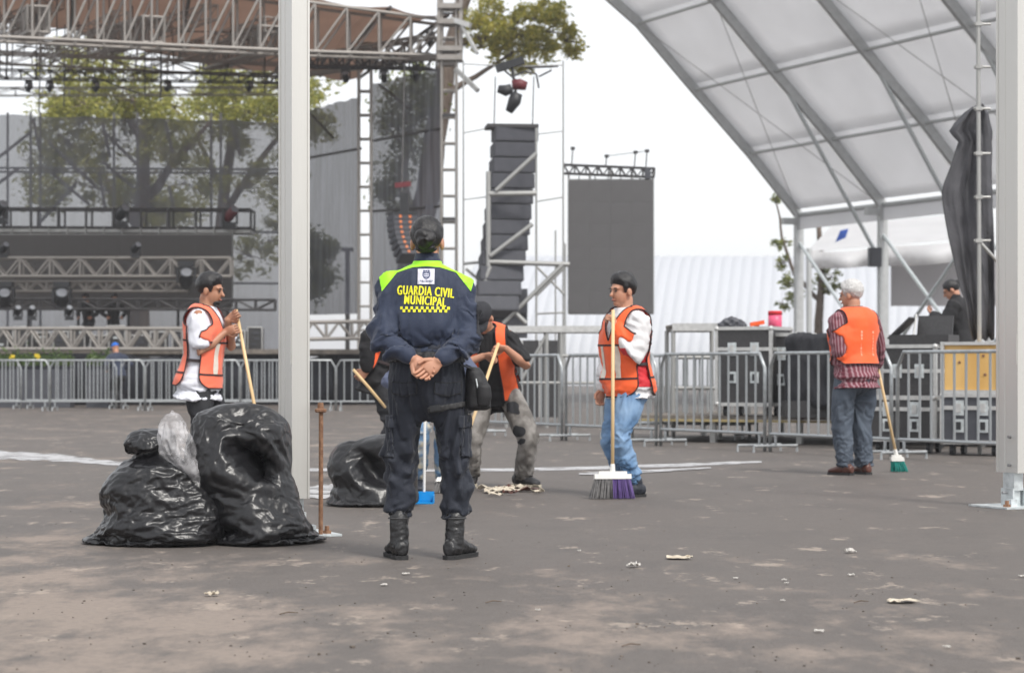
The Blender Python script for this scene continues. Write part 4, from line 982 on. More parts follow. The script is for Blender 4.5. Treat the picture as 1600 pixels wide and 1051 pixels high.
def backstage():
    zp = .34
    # low platform
    th = thing('low_platform', 'low wooden platform with yellow edge under the flight cases', 'platform', (5.0,27.9,0))
    rot = Matrix.Rotation(-.45, 3, 'Z'); c = V((5.2,27.6,0))
    for k in range(8):
        part('plank', MB().box(c+rot @ V((0,-1.4+k*.36,zp-.02)), (7.2,.35,.04), rot), MT['deck'], th)
    part('edge_strip', MB().box(c+rot @ V((0,-1.6,zp-.06)), (7.2,.03,.03), rot), MT['yellow'], th)
    for i in range(7):
        for y in (-1.45, 1.2): p = c+rot @ V((-3.4+i*1.13,y,0)); part('leg', MB().box(p+V((0,0,(zp-.04)/2)), (.07,.07,zp-.04), rot), MT['scaff'], th)
    def on(u, y): p = P(u, 574, y); p.z = zp; return p
    flight_case('big black flight case with pale edges and butterfly latches', on(1178,27.2), (.74,.72,1.1), -.48)
    flight_case('narrow black flight case with open front next to the big case', on(1228,26.9)+V((.1,.25,0)), (.4,.7,1.02), -.48, 1)
    t = flight_case('low black flight case under the folded console lids', on(1432,25.4)-V((0,0,zp)), (.66,.6,1.2), -.5)
    flight_case('small black flight case with round dish latch at barrier foot', V((P(1420,574,24.2).x,24.2,0)), (.78,.5,.62), -.52)
    flight_case('grey black flight case below the plywood crate', V((P(1530,574,23.4).x,23.4,0)), (.66,.6,.66), -.5, body='cab')
    # plywood crate
    c = V((P(1530,574,23.4).x,23.4,.665)); rot = Matrix.Rotation(-.5,3,'Z'); th = thing('plywood_crate', 'golden plywood crate with pale metal frame standing on a flight case', 'crate', tuple(c))
    h = .55; w_ = .64; d_ = .55
    part('panel', MB().box(c+V((0,0,h/2)), (w_-.04,d_-.04,h-.03), rot), MT['ply'], th)
    for x in (-1,1):
        for y in (-1,1): part('frame', MB().box(c+rot @ V((x*w_/2,y*d_/2,h/2)), (.035,.035,h), rot), MT['casealu'], th)
    for z in (.018,h-.018):
        for y in (-1,1): part('frame', MB().box(c+rot @ V((0,y*d_/2,z)), (w_-.04,.03,.034), rot), MT['casealu'], th)
    for x, z in ((-.14,.33),(.12,.4),(.14,.2)): part('knot', MB().tube([c+rot @ V((x,-d_/2+.021,z)), c+rot @ V((x,-d_/2+.012,z))], [.018,.014], 8), MT['rust'], th)
    # black cloth thrown over a case, console with raised lids
    p = on(1276,26.4); th = thing('covered_console', 'console covered with black cloth behind the striped shirt', 'console', tuple(p)); mb = MB()
    mb.box(p+V((0,0,.55)), (.62,.6,.86), Matrix.Rotation(-.45,3,'Z')); me = remesh(mb, .025, 6); displace(me, lambda q, n: .06*fold(q, 6, 6, 1.5, 3.)+.05*mn.noise(q*3)); part('cloth', me, MT['blackcloth'], th)
    part('stand', MB().box(p+V((0,0,.1)), (.8,.5,.2)), MT['case'], th)
    p = V((P(1438,574,25.4).x,25.3,1.2)); th = thing('mixing_console', 'mixing console with two raised black lids below the technician', 'console', tuple(p)); rot = Matrix.Rotation(-.45,3,'Z')
    part('desk', MB().box(p+rot @ V((0,.1,.06)), (.7,.5,.12), rot), MT['case'], th)
    part('lid', MB().box(p+rot @ V((.08,.3,.22)), (.42,.03,.26), rot @ Matrix.Rotation(-.3,3,'X')), MT['case'], th)
    part('lid', MB().box(p+rot @ V((-.27,.12,.2)), (.36,.3,.02), rot @ Matrix.Rotation(-.75,3,'Y')), MT['case'], th)
    rod('lid_stay', p+rot @ V((-.1,0,.12)), p+rot @ V((-.12,.2,.36)), .012, 'casealu', th)
    # pink tin and tools on the big case
    p = on(1211,27.1)+V((0,0,1.105)); th = thing('pink_tin', 'pink tin with red lid standing on the big flight case', 'tin', tuple(p))
    part('can', MB().tube([p, p+V((0,0,.005)), p+V((0,0,.15))], [.08,.085,.085], 20), MT['pink'], th, True); part('rim', MB().tube([p+V((0,0,.15)), p+V((0,0,.19)), p+V((0,0,.2))], [.088,.088,.08], 20), MT['red'], th, True)
    th = thing('folded_cloth', 'grey folded cloth lying on the steel table end', 'cloth', tuple(P(1142,505,28))); me = remesh(MB().limb([P(1130,508,28), P(1145,505,28), P(1160,508,28)], [.07,.1,.06], 12, flat=.5), .015, 3); displace(me, lambda q, n: .03*fold(q, 14, 14, 14, 1.)); part('cloth', me, MT['cab'], th)
    th = thing('hand_tools', 'orange tool lying on top of the big case', 'tool', tuple(P(1185,506,27.5))); part('tool', MB().beam(P(1172,507,27.4), P(1194,503,27.4), .08, .05).beam(P(1176,505,27.4), P(1186,509,27.4), .05, .05), MT['orange'], th)
    # steel tables
    def table(lb, u0, u1, y, zt, legs, beam_u=None, skew=0.):
        a = P(u0,574,y); b = P(u1,574,y+skew); a.z = b.z = 0; th = thing('steel_platform', lb, 'platform', tuple(a), 'steel stage platforms'); d = (b-a)
        for k in range(4): part('deck_board', MB().beam(a+V((0,.1+.3*k,zt)), b+V((0,.1+.3*k,zt)), .29, .03), MT['deck'], th)
        for yy in (-.06, 1.16): part('frame', MB().beam(a+V((0,yy,zt-.02)), b+V((0,yy,zt-.02)), .05, .1), MT['casealu'], th)
        for t in legs:
            for yy in (-.04, 1.14): p = a+d*t+V((0,yy,0)); rod('leg', p, p+V((0,0,zt-.05)), .03, 'scaff', th)
        for z in (zt*.45, zt*.72): rod('tie', a+d*legs[0]+V((0,-.04,z)), a+d*legs[-1]+V((0,-.04,z)), .025, 'scaff', th)
        if len(legs) > 2: rod('tie', a+d*legs[0]+V((0,-.04,.3)), a+d*legs[1]+V((0,-.04,zt-.1)), .025, 'scaff', th)
    table('steel stage platform with boards behind the sweeper in the black shirt', 786, 948, 34, 1.56, (.03,.42,.56,.97))
    table('bare steel table frame beside the big flight case', 1050, 1126, 28.6, 1.49, (.02,.98))
    # dark case block on the platform far behind
    for i, u in enumerate((800,830,858)):
        p = P(u,574,37); p.z = 0; th = thing('flight_case', 'plain dark case stored under the steel stage platform', 'case', tuple(p), 'cases under the steel platform')
        mb = MB(); mb.box(p+V((0,0,.75)), (.34,.5,1.3)); part('body', mb, MT['case'], th)
        for s in (-1,1): rod('edge', p+V((s*.17,-.25,.1)), p+V((s*.17,-.25,1.4)), .014, 'casealu', th)
    # scaffold pole with black tarp
    y = 23.6; th = thing('scaffold_pole', 'tall scaffold pole with couplers behind the near right post', 'scaffold', tuple(P(1530,574,y)-V((0,0,CH))))
    p = P(1531,574,y); p.z = 0; rod('pole', p, P(1528,-60,y), .024, 'scaff', th, 12); rod('pole', p+V((.35,.3,0)), P(1580,-60,y+.3), .024, 'scaff', th, 12)
    for v in (38,105,170,240,308,376): q = P(1529,v,y); part('coupler', MB().box(q, (.075,.075,.04)).tube([q-V((.05,0,0)), q+V((.13,0,.0))], .014, 6), MT['scaff'], th)
    rod('brace', P(1529,376,y), P(1560,410,y), .02, 'scaff', th)
    L = [(166,1520,1538),(176,1506,1544),(192,1492,1549),(205,1483,1550),(213,1489,1550),(222,1497,1550),(236,1492,1550),(260,1485,1550),(285,1475,1550),(300,1471,1551),(320,1473,1551),(345,1478,1552),(370,1483,1552),(410,1490,1552),(450,1500,1553),(470,1508,1553),(480,1511,1553),(505,1514,1553),(530,1520,1552)]
    vs = []; K = 29
    for i, (v, u0, u1) in enumerate(L):
        for k in range(K):
            t = k/(K-1); u = u0+(u1-u0)*t; f = .07*math.sin(t*11+v*.011+1.5*mn.noise(V((t*3, v*.012, 7))))*(.3+.7*t)+.09*mn.noise(V((t*6, v*.009, 0)))+.03*mn.noise(V((t*17, v*.02, 3)))
            vs.append(P(u+2.5*mn.noise(V((v*.05, t*4, 1))), v+6*mn.noise(V((t*7, 0, 5))), y+.14+f))
    me = MB().add(vs, [(i*K+k, (i+1)*K+k, (i+1)*K+k+1, i*K+k+1) for i in range(len(L)-1) for k in range(K-1)]).mesh('tarp', True)
    o = link('black_tarp', me, MT['tarp']); tag(o, 'black tarpaulin hanging in folds from the scaffold pole', 'tarp'); solid(o, .01)
backstage()
# ------------------------------------------------------------------ people
def lpart(name, data, mats, parent, smooth=True, kind=None):
    me = data if isinstance(data, bpy.types.Mesh) else data.mesh(name, smooth)
    o = bpy.data.objects.new(name, me); col.objects.link(o); o.parent = parent
    if len(me.materials) == 0:
        for m in (mats if isinstance(mats, (list, tuple)) else [mats]): me.materials.append(m)
    if kind: o['kind'] = kind
    return o
def two_bone(a, c, l1, l2, pole):
    a = V(a); c = V(c); d = c-a; L = min(d.length, (l1+l2)*.995); d.normalize()
    x = (l1*l1-l2*l2+L*L)/(2*L); h = math.sqrt(max(0, l1*l1-x*x)); p = V(pole); p -= d*p.dot(d); p.normalize()
    return a+d*x+p*h, a+d*L
def hand(skin, fing, w, d, nrm, side, curl=.5, spread=.12):
    """palm goes to the skin union, fingers are separate chains rooted in the palm. d = pointing direction, nrm = palm side"""
    d = V(d).normalized(); nrm = V(nrm); nrm = (nrm-d*nrm.dot(d)).normalized(); s = d.cross(nrm).normalized()*side   # s: towards the thumb
    w = V(w); k = w+d*.085
    skin.tube([w-d*.02, w+d*.015, w+d*.05, k], [.027,.033,.041,.036], 12, flat=.45, ref=nrm.cross(V((.01,.02,.03))) if False else d.cross(s))
    for i, (off, ln) in enumerate(((.028,.072),(.0095,.08),(-.0095,.074),(-.028,.058))):
        p = k+s*off-d*.008; dd = d+s*off*spread*8; dd.normalize(); pts = [p-d*.02, p]; c = curl*(1+.12*i)
        an = c*.55
        for seg in (.46, .3, .24):
            v = dd*math.cos(an)+nrm*math.sin(an); p = p+v*ln*seg; pts.append(p); an += c*1.05
        fing.limb(pts, [.0098,.0095,.0088,.008,.0068], 8)
    p = w+d*.03+s*.03; t1 = (d*.75+s*.65+nrm*.35*curl).normalized(); t2 = (d*.85+s*(.3-.5*curl)+nrm*.7*curl).normalized()
    fing.limb([w+d*.02+s*.012, p, p+t1*.034, p+t1*.034+t2*.03], [.014,.0135,.0105,.0085], 8)
def shoe_mesh(parent, an, yaw, hgt, upper, sole, name='boot', vox=.007, lift=0., big=1., shaft=.052, pitch=0.):
    an = V(an); f = V((-math.sin(yaw), math.cos(yaw), 0)); r = V((f.y, -f.x, 0)); b = V((an.x, an.y, lift))
    def q(x, y, z): return b+r*x*big+f*y*big+V((0,0,z*big+max(0, -y+.1)*pitch))
    mb = MB()
    st = [(-.085,.05,.022,.028),(-.075,.052,.033,.04),(-.03,.058,.037,.046),(.03,.058,.04,.047),(.08,.045,.046,.034),(.13,.038,.047,.027),(.165,.034,.039,.022),(.185,.03,.022,.014)]
    mb.rings([(q(0,y,z), r*rx*big, V((0,0,rz*big))) for y, z, rx, rz in st], 16)
    mb.limb([q(0,-.02,.05), q(0,-.014,.10), q(0,-.004,hgt)], [.046*big,.045*big,shaft], 16)
    me = remesh(mb, vox, 2); displace(me, lambda p, n: .005*fold(p, 10, 10, 26, 2.)*(1 if p.z > .05 else .3))
    o = lpart(name, me, upper, parent)
    out = [(-.092,.0),(-.08,.03),(-.03,.037),(.02,.036),(.08,.047),(.13,.05),(.17,.04),(.196,.0)]
    pts = [(x, y) for y, x in out]+[(-x, y) for y, x in out[-2:0:-1]]; n = len(pts)
    vs = [q(x*1.0, y, .0) for x, y in pts]+[q(x*1.03, y, .02) for x, y in pts]
    so_ = lpart('sole', MB().add(vs, [(i,(i+1)%n,n+(i+1)%n,n+i) for i in range(n)]+[tuple(range(n-1,-1,-1)), tuple(range(n,2*n))]), sole, o, False)
    return o
TST = [(-.13,.13,.10,-.01),(-.06,.165,.12,-.015),(.04,.158,.112,-.005),(.13,.148,.102,.005),(.24,.163,.112,.008),(.35,.182,.118,.0),(.415,.19,.108,-.008),(.455,.172,.09,-.012),(.488,.125,.074,-.014),(.515,.078,.064,-.01),(.545,.056,.056,.0)]
def person(name, label, loc, rz, S):
    th = thing(name, label, 'person', tuple(loc)); th.rotation_euler = (0,0,rz)
    g = S.get; lean = R(g('lean', 4)); side = R(g('side', 0)); tw = R(g('twist', 0)); vox = g('vox', .009); wf = g('wf', 1.0); df = g('df', 1.0)
    up = V((math.sin(side), math.sin(lean)*math.cos(side), math.cos(lean)*math.cos(side))).normalized()
    right = V((math.cos(tw), math.sin(tw), 0)); right = (right-up*right.dot(up)).normalized(); front = up.cross(right)
    pv = V((0, g('py', 0), g('pz', .91)))
    T = lambda d, a=0, b=0: pv+up*d+right*a+front*b
    nk = T(.52)
    hy, hp = R(g('hyaw', 0)), R(g('hpitch', 0))
    hf = V((-math.sin(hy)*math.cos(hp), math.cos(hy)*math.cos(hp), -math.sin(hp))); hr = hf.cross(V((0,0,1))).normalized(); hu = hr.cross(hf)
    hc = nk+(up+hu).normalized()*g('neckl', .118)+hf*.022; HR = Matrix((hr, hf, hu)).transposed()
    H = lambda x, y, z: hc+HR @ V((x, y, z))
    def torso(mb, e, lo=-.13, hi=.6, n=28, ext=()):
        st = [s for s in TST if lo-1e-6 <= s[0] <= hi]
        st = list(ext)+st; e0 = e
        mb.rings([(T(d, 0, o), right*(rx*wf+e0+max(0,.06-d)*g('hipf',.0)), front*(ry*df+e0+max(0,.06-d)*g('hipf',.0))) for d, rx, ry, o in st], n)
    sh = {-1: T(.44, -.168*wf), 1: T(.44, .168*wf)}
    skin = MB(); fing = MB()
    # head
    skin.ell(H(0,-.014,.03), (.0735,.092,.085), 20, 14, HR); skin.ell(H(0,.022,-.035), (.057,.066,.08), 18, 12, HR); skin.ell(H(0,.05,-.09), (.032,.032,.026), 12, 8, HR)
    skin.limb([H(0,.08,.012), H(0,.098,-.018), H(0,.106,-.03)], [.008,.011,.014], 10); skin.ell(H(0,.072,.02), (.05,.02,.013), 12, 8, HR)
    for s in (-1,1): skin.ell(H(s*.074,-.01,-.015), (.012,.021,.032), 10, 8, HR)
    skin.limb([T(.48), nk, H(0,-.025,-.06)], [.06,.056,.056], 16)
    torso(skin, -.015)
    wr = {}; fs_ = .75 if g('sleeve','long') == 'long' else 1.
    for s, key in ((-1,'L'), (1,'R')):
        A_ = g('arm'+key); w0 = V(A_['w']); el, w0 = (V(A_['el']), w0) if 'el' in A_ else two_bone(sh[s], w0, .285, .25, A_['pole']); wr[key] = (el, w0)
        skin.limb([sh[s], sh[s].lerp(el,.5), el, el.lerp(w0,.4), w0], [.042*fs_,.045*fs_,.037*fs_,.038*(.5+.5*fs_),.026], 12)
        hand(skin, fing, w0, A_.get('d', (w0-el)), A_.get('n', (0,1,0)), A_.get('side', s), A_.get('curl', .5))
    legs = {}
    for s, key in ((-1,'L'), (1,'R')):
        fx, fy, yaw = g('foot'+key)[:3]; lift = g('foot'+key)[3] if len(g('foot'+key)) > 3 else 0.
        hip = T(-.02, s*.088*wf); an = V((fx, fy, .085+lift)); fw = V((-math.sin(R(yaw)), math.cos(R(yaw)), 0)); l = max((hip-an).length/2*1.006, .405)
        kn, an = two_bone(hip, an, l, l, fw+V((0,0,.02))); legs[key] = (hip, kn, an, R(yaw), lift)
        skin.limb([hip, hip.lerp(kn,.5), kn, kn.lerp(an,.35), an], [.075,.065,.05,.048,.035], 12)
    sk = remesh(skin, vox*.8, 2, .4); B2 = MB(); B2.add(vcount(sk), [tuple(p.vertices) for p in sk.polygons]); B2.add(fing.v, fing.f)
    if g('face', True):
        for s in (-1,1): B2.ell(H(s*.029,.083,.0), (.013,.008,.0065), 10, 6, HR, 1); B2.ell(H(s*.03,.088,.021), (.019,.007,.0045), 10, 6, HR, 2)
        B2.ell(H(0,.089,-.064), (.022,.009,.007), 10, 6, HR, 3)
        if g('beard'): B2.ell(H(0,.052,-.088), (.036,.034,.028), 12, 8, HR, 2)
    lpart('body', B2, [MT[g('skin','skin')], MT['eye'], MT['hair'], MT['lip']], th)
    # hair
    hm = MT[g('hairm', 'hair')]; style = g('hair', None if g('cap') else 'short')
    if style:
        e = .010 if style == 'short' else .007
        c = MB(); c.ell(H(0,-.014,.03), (.0735+e,.092+e,.085+e), 40, 30, HR)
        cm = c.mesh('hair', True); I = HR.transposed()
        def hl(p):
            q = I @ (p-hc); f = q.z-(.62*q.y+.004 if q.y > -.01 else 1.0*q.y+.008)
            if abs(q.x) > .05 and abs(q.y-.022) < .016: f = max(f, q.z+.022)       # sideburns
            return f+.006*mn.noise(p*45)
        hm_ = clip(cm, [hl], -e-.001)
        def hv(p, n):
            k = min(1, max(0, hl(p)/.05)); q = I @ (p-hc)
            return k*(e+.004+(.013 if style == 'short' else .002)*max(0, q.z/.1)*(1+.6*(q.y > .03))+(.005 if style == 'short' else .001)*mn.noise(p*38)+.003*mn.noise(V((q.x*160, q.y*25, q.z*60)))+(.0022*math.sin(46*math.atan2(q.x, q.z-.012)) if style == 'bun' else 0))
        displace(hm_, hv); ho_ = lpart('hair', hm_, hm, th); solid(ho_, .006)
        if style == 'bun':
            b = MB(); c0 = H(0,-.118,.012)
            b.ell(c0, (.052,.042,.05), 24, 16, HR); b.ell(H(0,-.09,-.035), (.055,.03,.02), 16, 8, HR)
            me = remesh(b, .006, 2); displace(me, lambda p, n: .005*math.sin(3*math.atan2((p-c0).x, (p-c0).z)+(p-c0).length*330)); lpart('hair_bun', me, hm, th)
            tor = [c0+HR @ V((.047*math.cos(a*math.pi/10), .012, .047*math.sin(a*math.pi/10))) for a in range(20)]; lpart('hair_tie', MB().tube(tor, .007, 6, closed=True), MT['black'], th)
        if style == 'topknot':
            b = MB(); b.ell(H(0,-.11,.05), (.03,.028,.03), 14, 10, HR); lpart('hair_bun', b, hm, th)
    if g('cap'):
        c = MB(); c.ell(H(0,-.012,.04), (.086,.104,.092), 24, 16, HR); I = HR.transposed(); cm = clip(c.mesh('c', True), [lambda p: (I @ (p-hc)).z-.028]); o = lpart('cap', cm, MT[g('cap')], th); solid(o, .006)
        pts = []; n = 9
        vs = [];
        for i in range(n+1):
            a = math.pi*(.12+.76*i/n); vs += [H(.082*math.cos(a), .075*math.sin(a)+.012, .032), H(.075*math.cos(a), .085*math.sin(a)+.085, .02-.012*abs(math.cos(a)))]
        o = lpart('cap_peak', MB().add(vs, [(2*i,2*i+1,2*i+3,2*i+2) for i in range(n)]), MT[g('cap')], th); solid(o, .005)
    # shirt / jacket
    e = g('ease', .012); mb = MB(); hem = g('hem', -.13)
    ext = [(hem-.0, .175+g('flare',0), .128+g('flare',0), -.01)] if hem < -.13 else ()
    if hem > -.13: ext = [(hem, .146, .104, .002)]
    torso(mb, e, max(hem+.02,-.13), .516, 32, ext)
    if g('collar'): mb.limb([T(.46), T(.50), nk+(up+hu)*.012], [.078,.074,.068], 18)
    slv = g('sleeve', 'long'); sd0 = sum(map(ord, label))%50*.37
    for s, key in ((-1,'L'),(1,'R')):
        el, w0 = wr[key]; a = sh[s]-up*.012; e2 = e+g('sl_e', .004)
        if slv == 'long':
            ww = el.lerp(w0, .9); mb.limb([a-right*s*.05, a, a.lerp(el,.5), el, el.lerp(w0,.35), el.lerp(w0,.75), ww], [.06+e2*.5,.058+e2,.052+e2,.045+e2,.045+e2,.038+e2,.035+e2*.7], 16)
        else:
            ee = a.lerp(el, .8); mb.tube([a-right*s*.08, a-right*s*.03, a+(el-a)*.05, a.lerp(el,.4), ee], [.03,.054+e2*.4,.056+e2*.6,.05+e2*.8,.05+e2], 16)
    WA = dirwaves(int(sd0*10)+3, 12, (7,15), .55); me = remesh(mb, vox*(1.35 if g('sim') else 1), 4); wa = g('wrk', .010); sd = sd0
    def wf_(p, n):
        t = (p-pv).dot(up); aa = abs((p-pv).dot(right)); k = g('backk',.35)+.65*min(1, max(0, (aa-.13)/.08)) if t > .12 else .8
        if t < .1: k = .9
        for key in 'LR':
            k *= min(1, .15+max(0, ((p-wr[key][1]).length-.05)/.08))
        return k*wa*(9.5*creases(p, WA, 1.6, 5.)+.28*fold(p, 18, 18, 30, sd+4))
    if g('sim'):
        cb = remesh(mb, .02, 4); displace(cb, lambda p, n: -.016); displace(me, wf_)
        pn = [(v.index, 1.) for v in me.vertices if (v.co-pv).dot(up) > .485 or (v.co-pv).dot(up) < hem+.012 and abs((v.co-pv).dot(right)) < .17*wf or min((v.co-wr[q_][1]).length for q_ in 'LR') < .055]
        me = drape_sim(me, cb, g('sim'), g('shs',-.07), pin=pn, gravity=.6, bend=.03, mass=.2, floor=False, selfc=False, quality=4)
    else: displace(me, wf_)
    if g('shirt') == 'stripe':      # woven stripe coordinate: round the trunk, or round the sleeve
        at = me.attributes.new('weft', 'FLOAT', 'POINT'); vals = []
        for v in me.vertices:
            p = v.co; t = (p-pv).dot(up); a = (p-pv).dot(right); b = (p-pv).dot(front); best = None
            for s, key in ((-1,'L'),(1,'R')):
                for A0, B0 in ((sh[s], wr[key][0]), (wr[key][0], wr[key][1])):
                    d = B0-A0; tt = max(0, min(1, (p-A0).dot(d)/d.length_squared)); q = p-(A0+d*tt); ds = q.length
                    if best is None or ds < best[0]: best = (ds, q, d.normalized())
            if best[0] < .095 and abs(a) > .15*wf-(.02 if t < .3 else 0):
                q, d = best[1], best[2]; x = d.cross(V((0,1,0))).normalized(); y_ = d.cross(x); vals.append(math.atan2(q.dot(y_), q.dot(x))*.075)
            else: vals.append(a*.75 if abs(b) > .05 else (a+b)*.75)
        at.data.foreach_set('value', vals)
    shirt = lpart(g('top', 'shirt'), me, MT[g('shirt', 'whiteshirt')], th)
    # trousers
    mb = MB(); et = g('pease', .014); ph = .88 if g('hem',-.13) < 0 else 1.
    mb.rings([(T(d, 0, o), right*(rx*wf+et*.8), front*(ry*df+et*.8)) for d, rx, ry, o in ((.125,.146*ph,.1*ph,.004),(.09,.15*ph,.105*ph,0),(.04,.157*ph,.112*ph,-.005),(-.03,.168*ph,.122*ph,-.015),(-.09,.165*ph,.118*ph,-.015),(-.14,.13*ph,.095*ph,-.01))], 28)
    for s, key in ((-1,'L'),(1,'R')):
        hip, kn, an, yaw, lift = legs[key]; ho = V((0,0,-.02)); hemz = g('phem', .05)
        q = kn.lerp(an, 1-hemz/max(.2,(kn-an).length)); kf = g('legw', 1.)
        mb.limb([hip, hip.lerp(kn,.35), hip.lerp(kn,.7), kn, kn.lerp(q,.35), kn.lerp(q,.75), q], [(.092*wf+et*.6)*ph*ph,(.085+et*.6)*kf*(.5+.5*ph),(.071+et)*kf,(.06+et)*kf,(.06+et)*kf,(.052+et*1.2)*kf,g('cuff',.05)+et], 18)
    WP = dirwaves(int(sd*10)+8, 14, (7,16), .4); me = remesh(mb, vox*(1.35 if g('sim') else 1), 4); pa_ = g('pwrk', .012)
    kz = (legs['L'][1].z+legs['R'][1].z)/2
    def pf(p, n):
        k = .3+.7*math.exp(-((p.z-kz)/.12)**2)+.8*max(0, 1-(p.z-.08)/.2)*(p.z < .3)
        return pa_*min(1.1,k)*9*creases(p, WP, 1.6, 5.)+pa_*.2*fold(p, 17, 17, 34, sd+2)
    if g('sim'):
        cb = remesh(mb, .02, 4); displace(cb, lambda p, n: -.018); displace(me, pf); zb = min(v.co.z for v in me.vertices)
        top_ = [(v.index, 1.) for v in me.vertices if (v.co-pv).dot(up) > .085 or v.co.z < zb+.025]
        me = drape_sim(me, cb, g('sim'), g('shp',-.135), pin=top_, gravity=1., bend=.03, mass=.2, floor=False, selfc=False, quality=4)
    else: displace(me, pf)
    tr = lpart('trousers', me, MT[g('pants', 'darkpants')], th)
    for key in 'LR':
        hip, kn, an, yaw, lift = legs[key]
        shoe_mesh(th, an, yaw, g('shoeh', .12), MT[g('shoe', 'boot')], MT[g('sole', 'sole')], g('shoename','shoe'), vox*.8, lift, g('shoek', 1.), g('shaft', .046), g('toe', 0))
    # safety vest
    if g('vest'):
        mb = MB(); dh = g('vhem', -.1); ev = e+.018
        torso(mb, ev, -.13, .516, 36, [(dh-.06, .17, .12, -.01)]); me = remesh(mb, vox*1.15, 5)
        D = lambda p: ((p-pv).dot(up), (p-pv).dot(right), (p-pv).dot(front))
        gp = g('gap', .045)
        def gap(d):
            q = gp+.07*math.exp(-max(0,d-dh)/.035)
            if d > .28: q = gp+(.02)*(d-.28)/.08 if d < .36 else gp+.02-(d-.36)*1.9
            return q
        def f1(p): d, a, b = D(p); return abs(b+.005)-gap(d)
        def f2(p): d, a, b = D(p); return .152*wf-abs(a) if d > .38 else .152*wf-abs(a)+(.38-d)*1.5
        def f3(p): d, a, b = D(p); return d-dh
        def f4(p): d, a, b = D(p); return math.hypot(a, b*1.05)-.082 if d > .40 else .3
        def f5(p):
            d, a, b = D(p)
            if b < -.0: return .1+(-b)
            if g('open'): return abs(a)-g('open')
            return abs(a)-.085*(d-.27)/.2+ (0 if d > .27 else .1)
        sb = BVHTree.FromPolygons([tuple(v.co) for v in shirt.data.vertices], [tuple(p.vertices) for p in shirt.data.polygons])
        def clear(p, n):        # the vest lies over the settled shirt
            d, a, b = D(p); c = T(min(.46, d), 0, 0); r_ = p-c; L = r_.length
            if L < .02: return .0
            r_.normalize(); h_ = sb.ray_cast(c+r_*(L+.045), -r_, .09)
            if h_[0] is None: return V((0,0,0))
            e_ = (h_[0]-c).length+.009-L
            return r_*max(0, min(.05, e_))
        displace(me, lambda p, n: clear(p, n) if isinstance(clear(p, n), Vector) else V((0,0,0)))
        for _ in range(2):      # even it out
            co = vcount(me); ne = np.array([e.vertices[:] for e in me.edges]); ac = np.zeros_like(co); ct = np.zeros(len(co)); np.add.at(ac, ne[:,0], co[ne[:,1]]); np.add.at(ac, ne[:,1], co[ne[:,0]]); np.add.at(ct, ne.ravel(), 1)
            me.vertices.foreach_set('co', (co*.4+.6*ac/ct[:,None]).ravel()); me.update()
        displace(me, lambda p, n: .004+.004*fold(p, 7, 7, 9, sd+5))
        vm = clip(me, [f3, f1, f2, f4, f5]); vo = lpart('vest', vm, MT[g('vest')], th); solid(vo, .004)
        lpart('piping', border(vm, .0055), MT['piping'], vo)
        st = clip(me, [lambda p: .011-abs(D(p)[0]-.10), lambda p: gp+.012-abs(D(p)[2]+.005)], -.004); solid(lpart('side_strap', st, MT['piping'], vo), .004)
        if g('tape', True):
            for sgn in (-1, 1):
                tm = clip(vm, [lambda p: .022-abs(D(p)[1]-sgn*.085), lambda p: D(p)[0]+.0, lambda p: .24-D(p)[0]], .003)
                if len(tm.polygons): lpart('reflective_tape', tm, MT['reflect'], vo)
            for dd in (.0, .245):
                tm = clip(vm, [lambda p: .007-abs(D(p)[0]-dd)], .0035)
                if len(tm.polygons): lpart('trim_band', tm, MT['piping'], vo)
        th['_'] = 1; del th['_']
    return dict(th=th, shirt=shirt, trousers=tr, T=T, pv=pv, up=up, right=right, front=front, H=H, HR=HR, hc=hc, wr=wr, legs=legs)

def local(u, v, y, loc, rz):
    p = P(u, v, y)-V(loc); return Matrix.Rotation(-rz, 3, 'Z') @ p

def broom(label, top, foot, wd, hgt, axis, mats, hz=.03, flare=.0):
    """handle from top to the broom head; bristles reach the ground at foot"""
    top = V(top); foot = V(foot); ax = V(axis).normalized(); th = thing('broom', label, 'broom', tuple(foot), 'brooms held by the sweepers')
    d = (foot-top).normalized(); neck = foot-d*(hgt+.02)
    part('handle', MB().tube([top, top.lerp(neck,.5), neck+d*.04], [.0125,.013,.0125], 12), MT['wood'], th, True)
    n = ax.cross(d).normalized()
    mb = MB(); rot = Matrix((ax, n, -d)).transposed(); mb.box(neck+d*.03, (wd*.92,.05,.035), rot); mb.box(neck+d*.008, (wd*.7,.042,.03), rot); mb.tube([neck-d*.06, neck, neck+d*.02], [.016,.02,.024], 10); part('head', mb, MT['white_pl'], th)
    rnd = random.Random(int(abs(top.x*1000)))
    for h in range(len(mats)):
        mb = MB(); nb = 150
        for i in range(nb):
            t = (h+i/nb)/len(mats)-.5; a = neck+d*.045+ax*t*wd*.88+n*rnd.uniform(-.02,.02)
            b = a+d*(hgt-.02+rnd.uniform(-.012,.004))+ax*(t*wd*flare+rnd.gauss(0,.004))+n*rnd.gauss(0,.02)
            if b.z < .004: b.z = .004
            mb.tube([a, a.lerp(b,.6)+n*rnd.gauss(0,.004), b], [.0035,.0035,.0022], 4)
        part('bristles', mb, MT[mats[h]], th, kind='stuff')

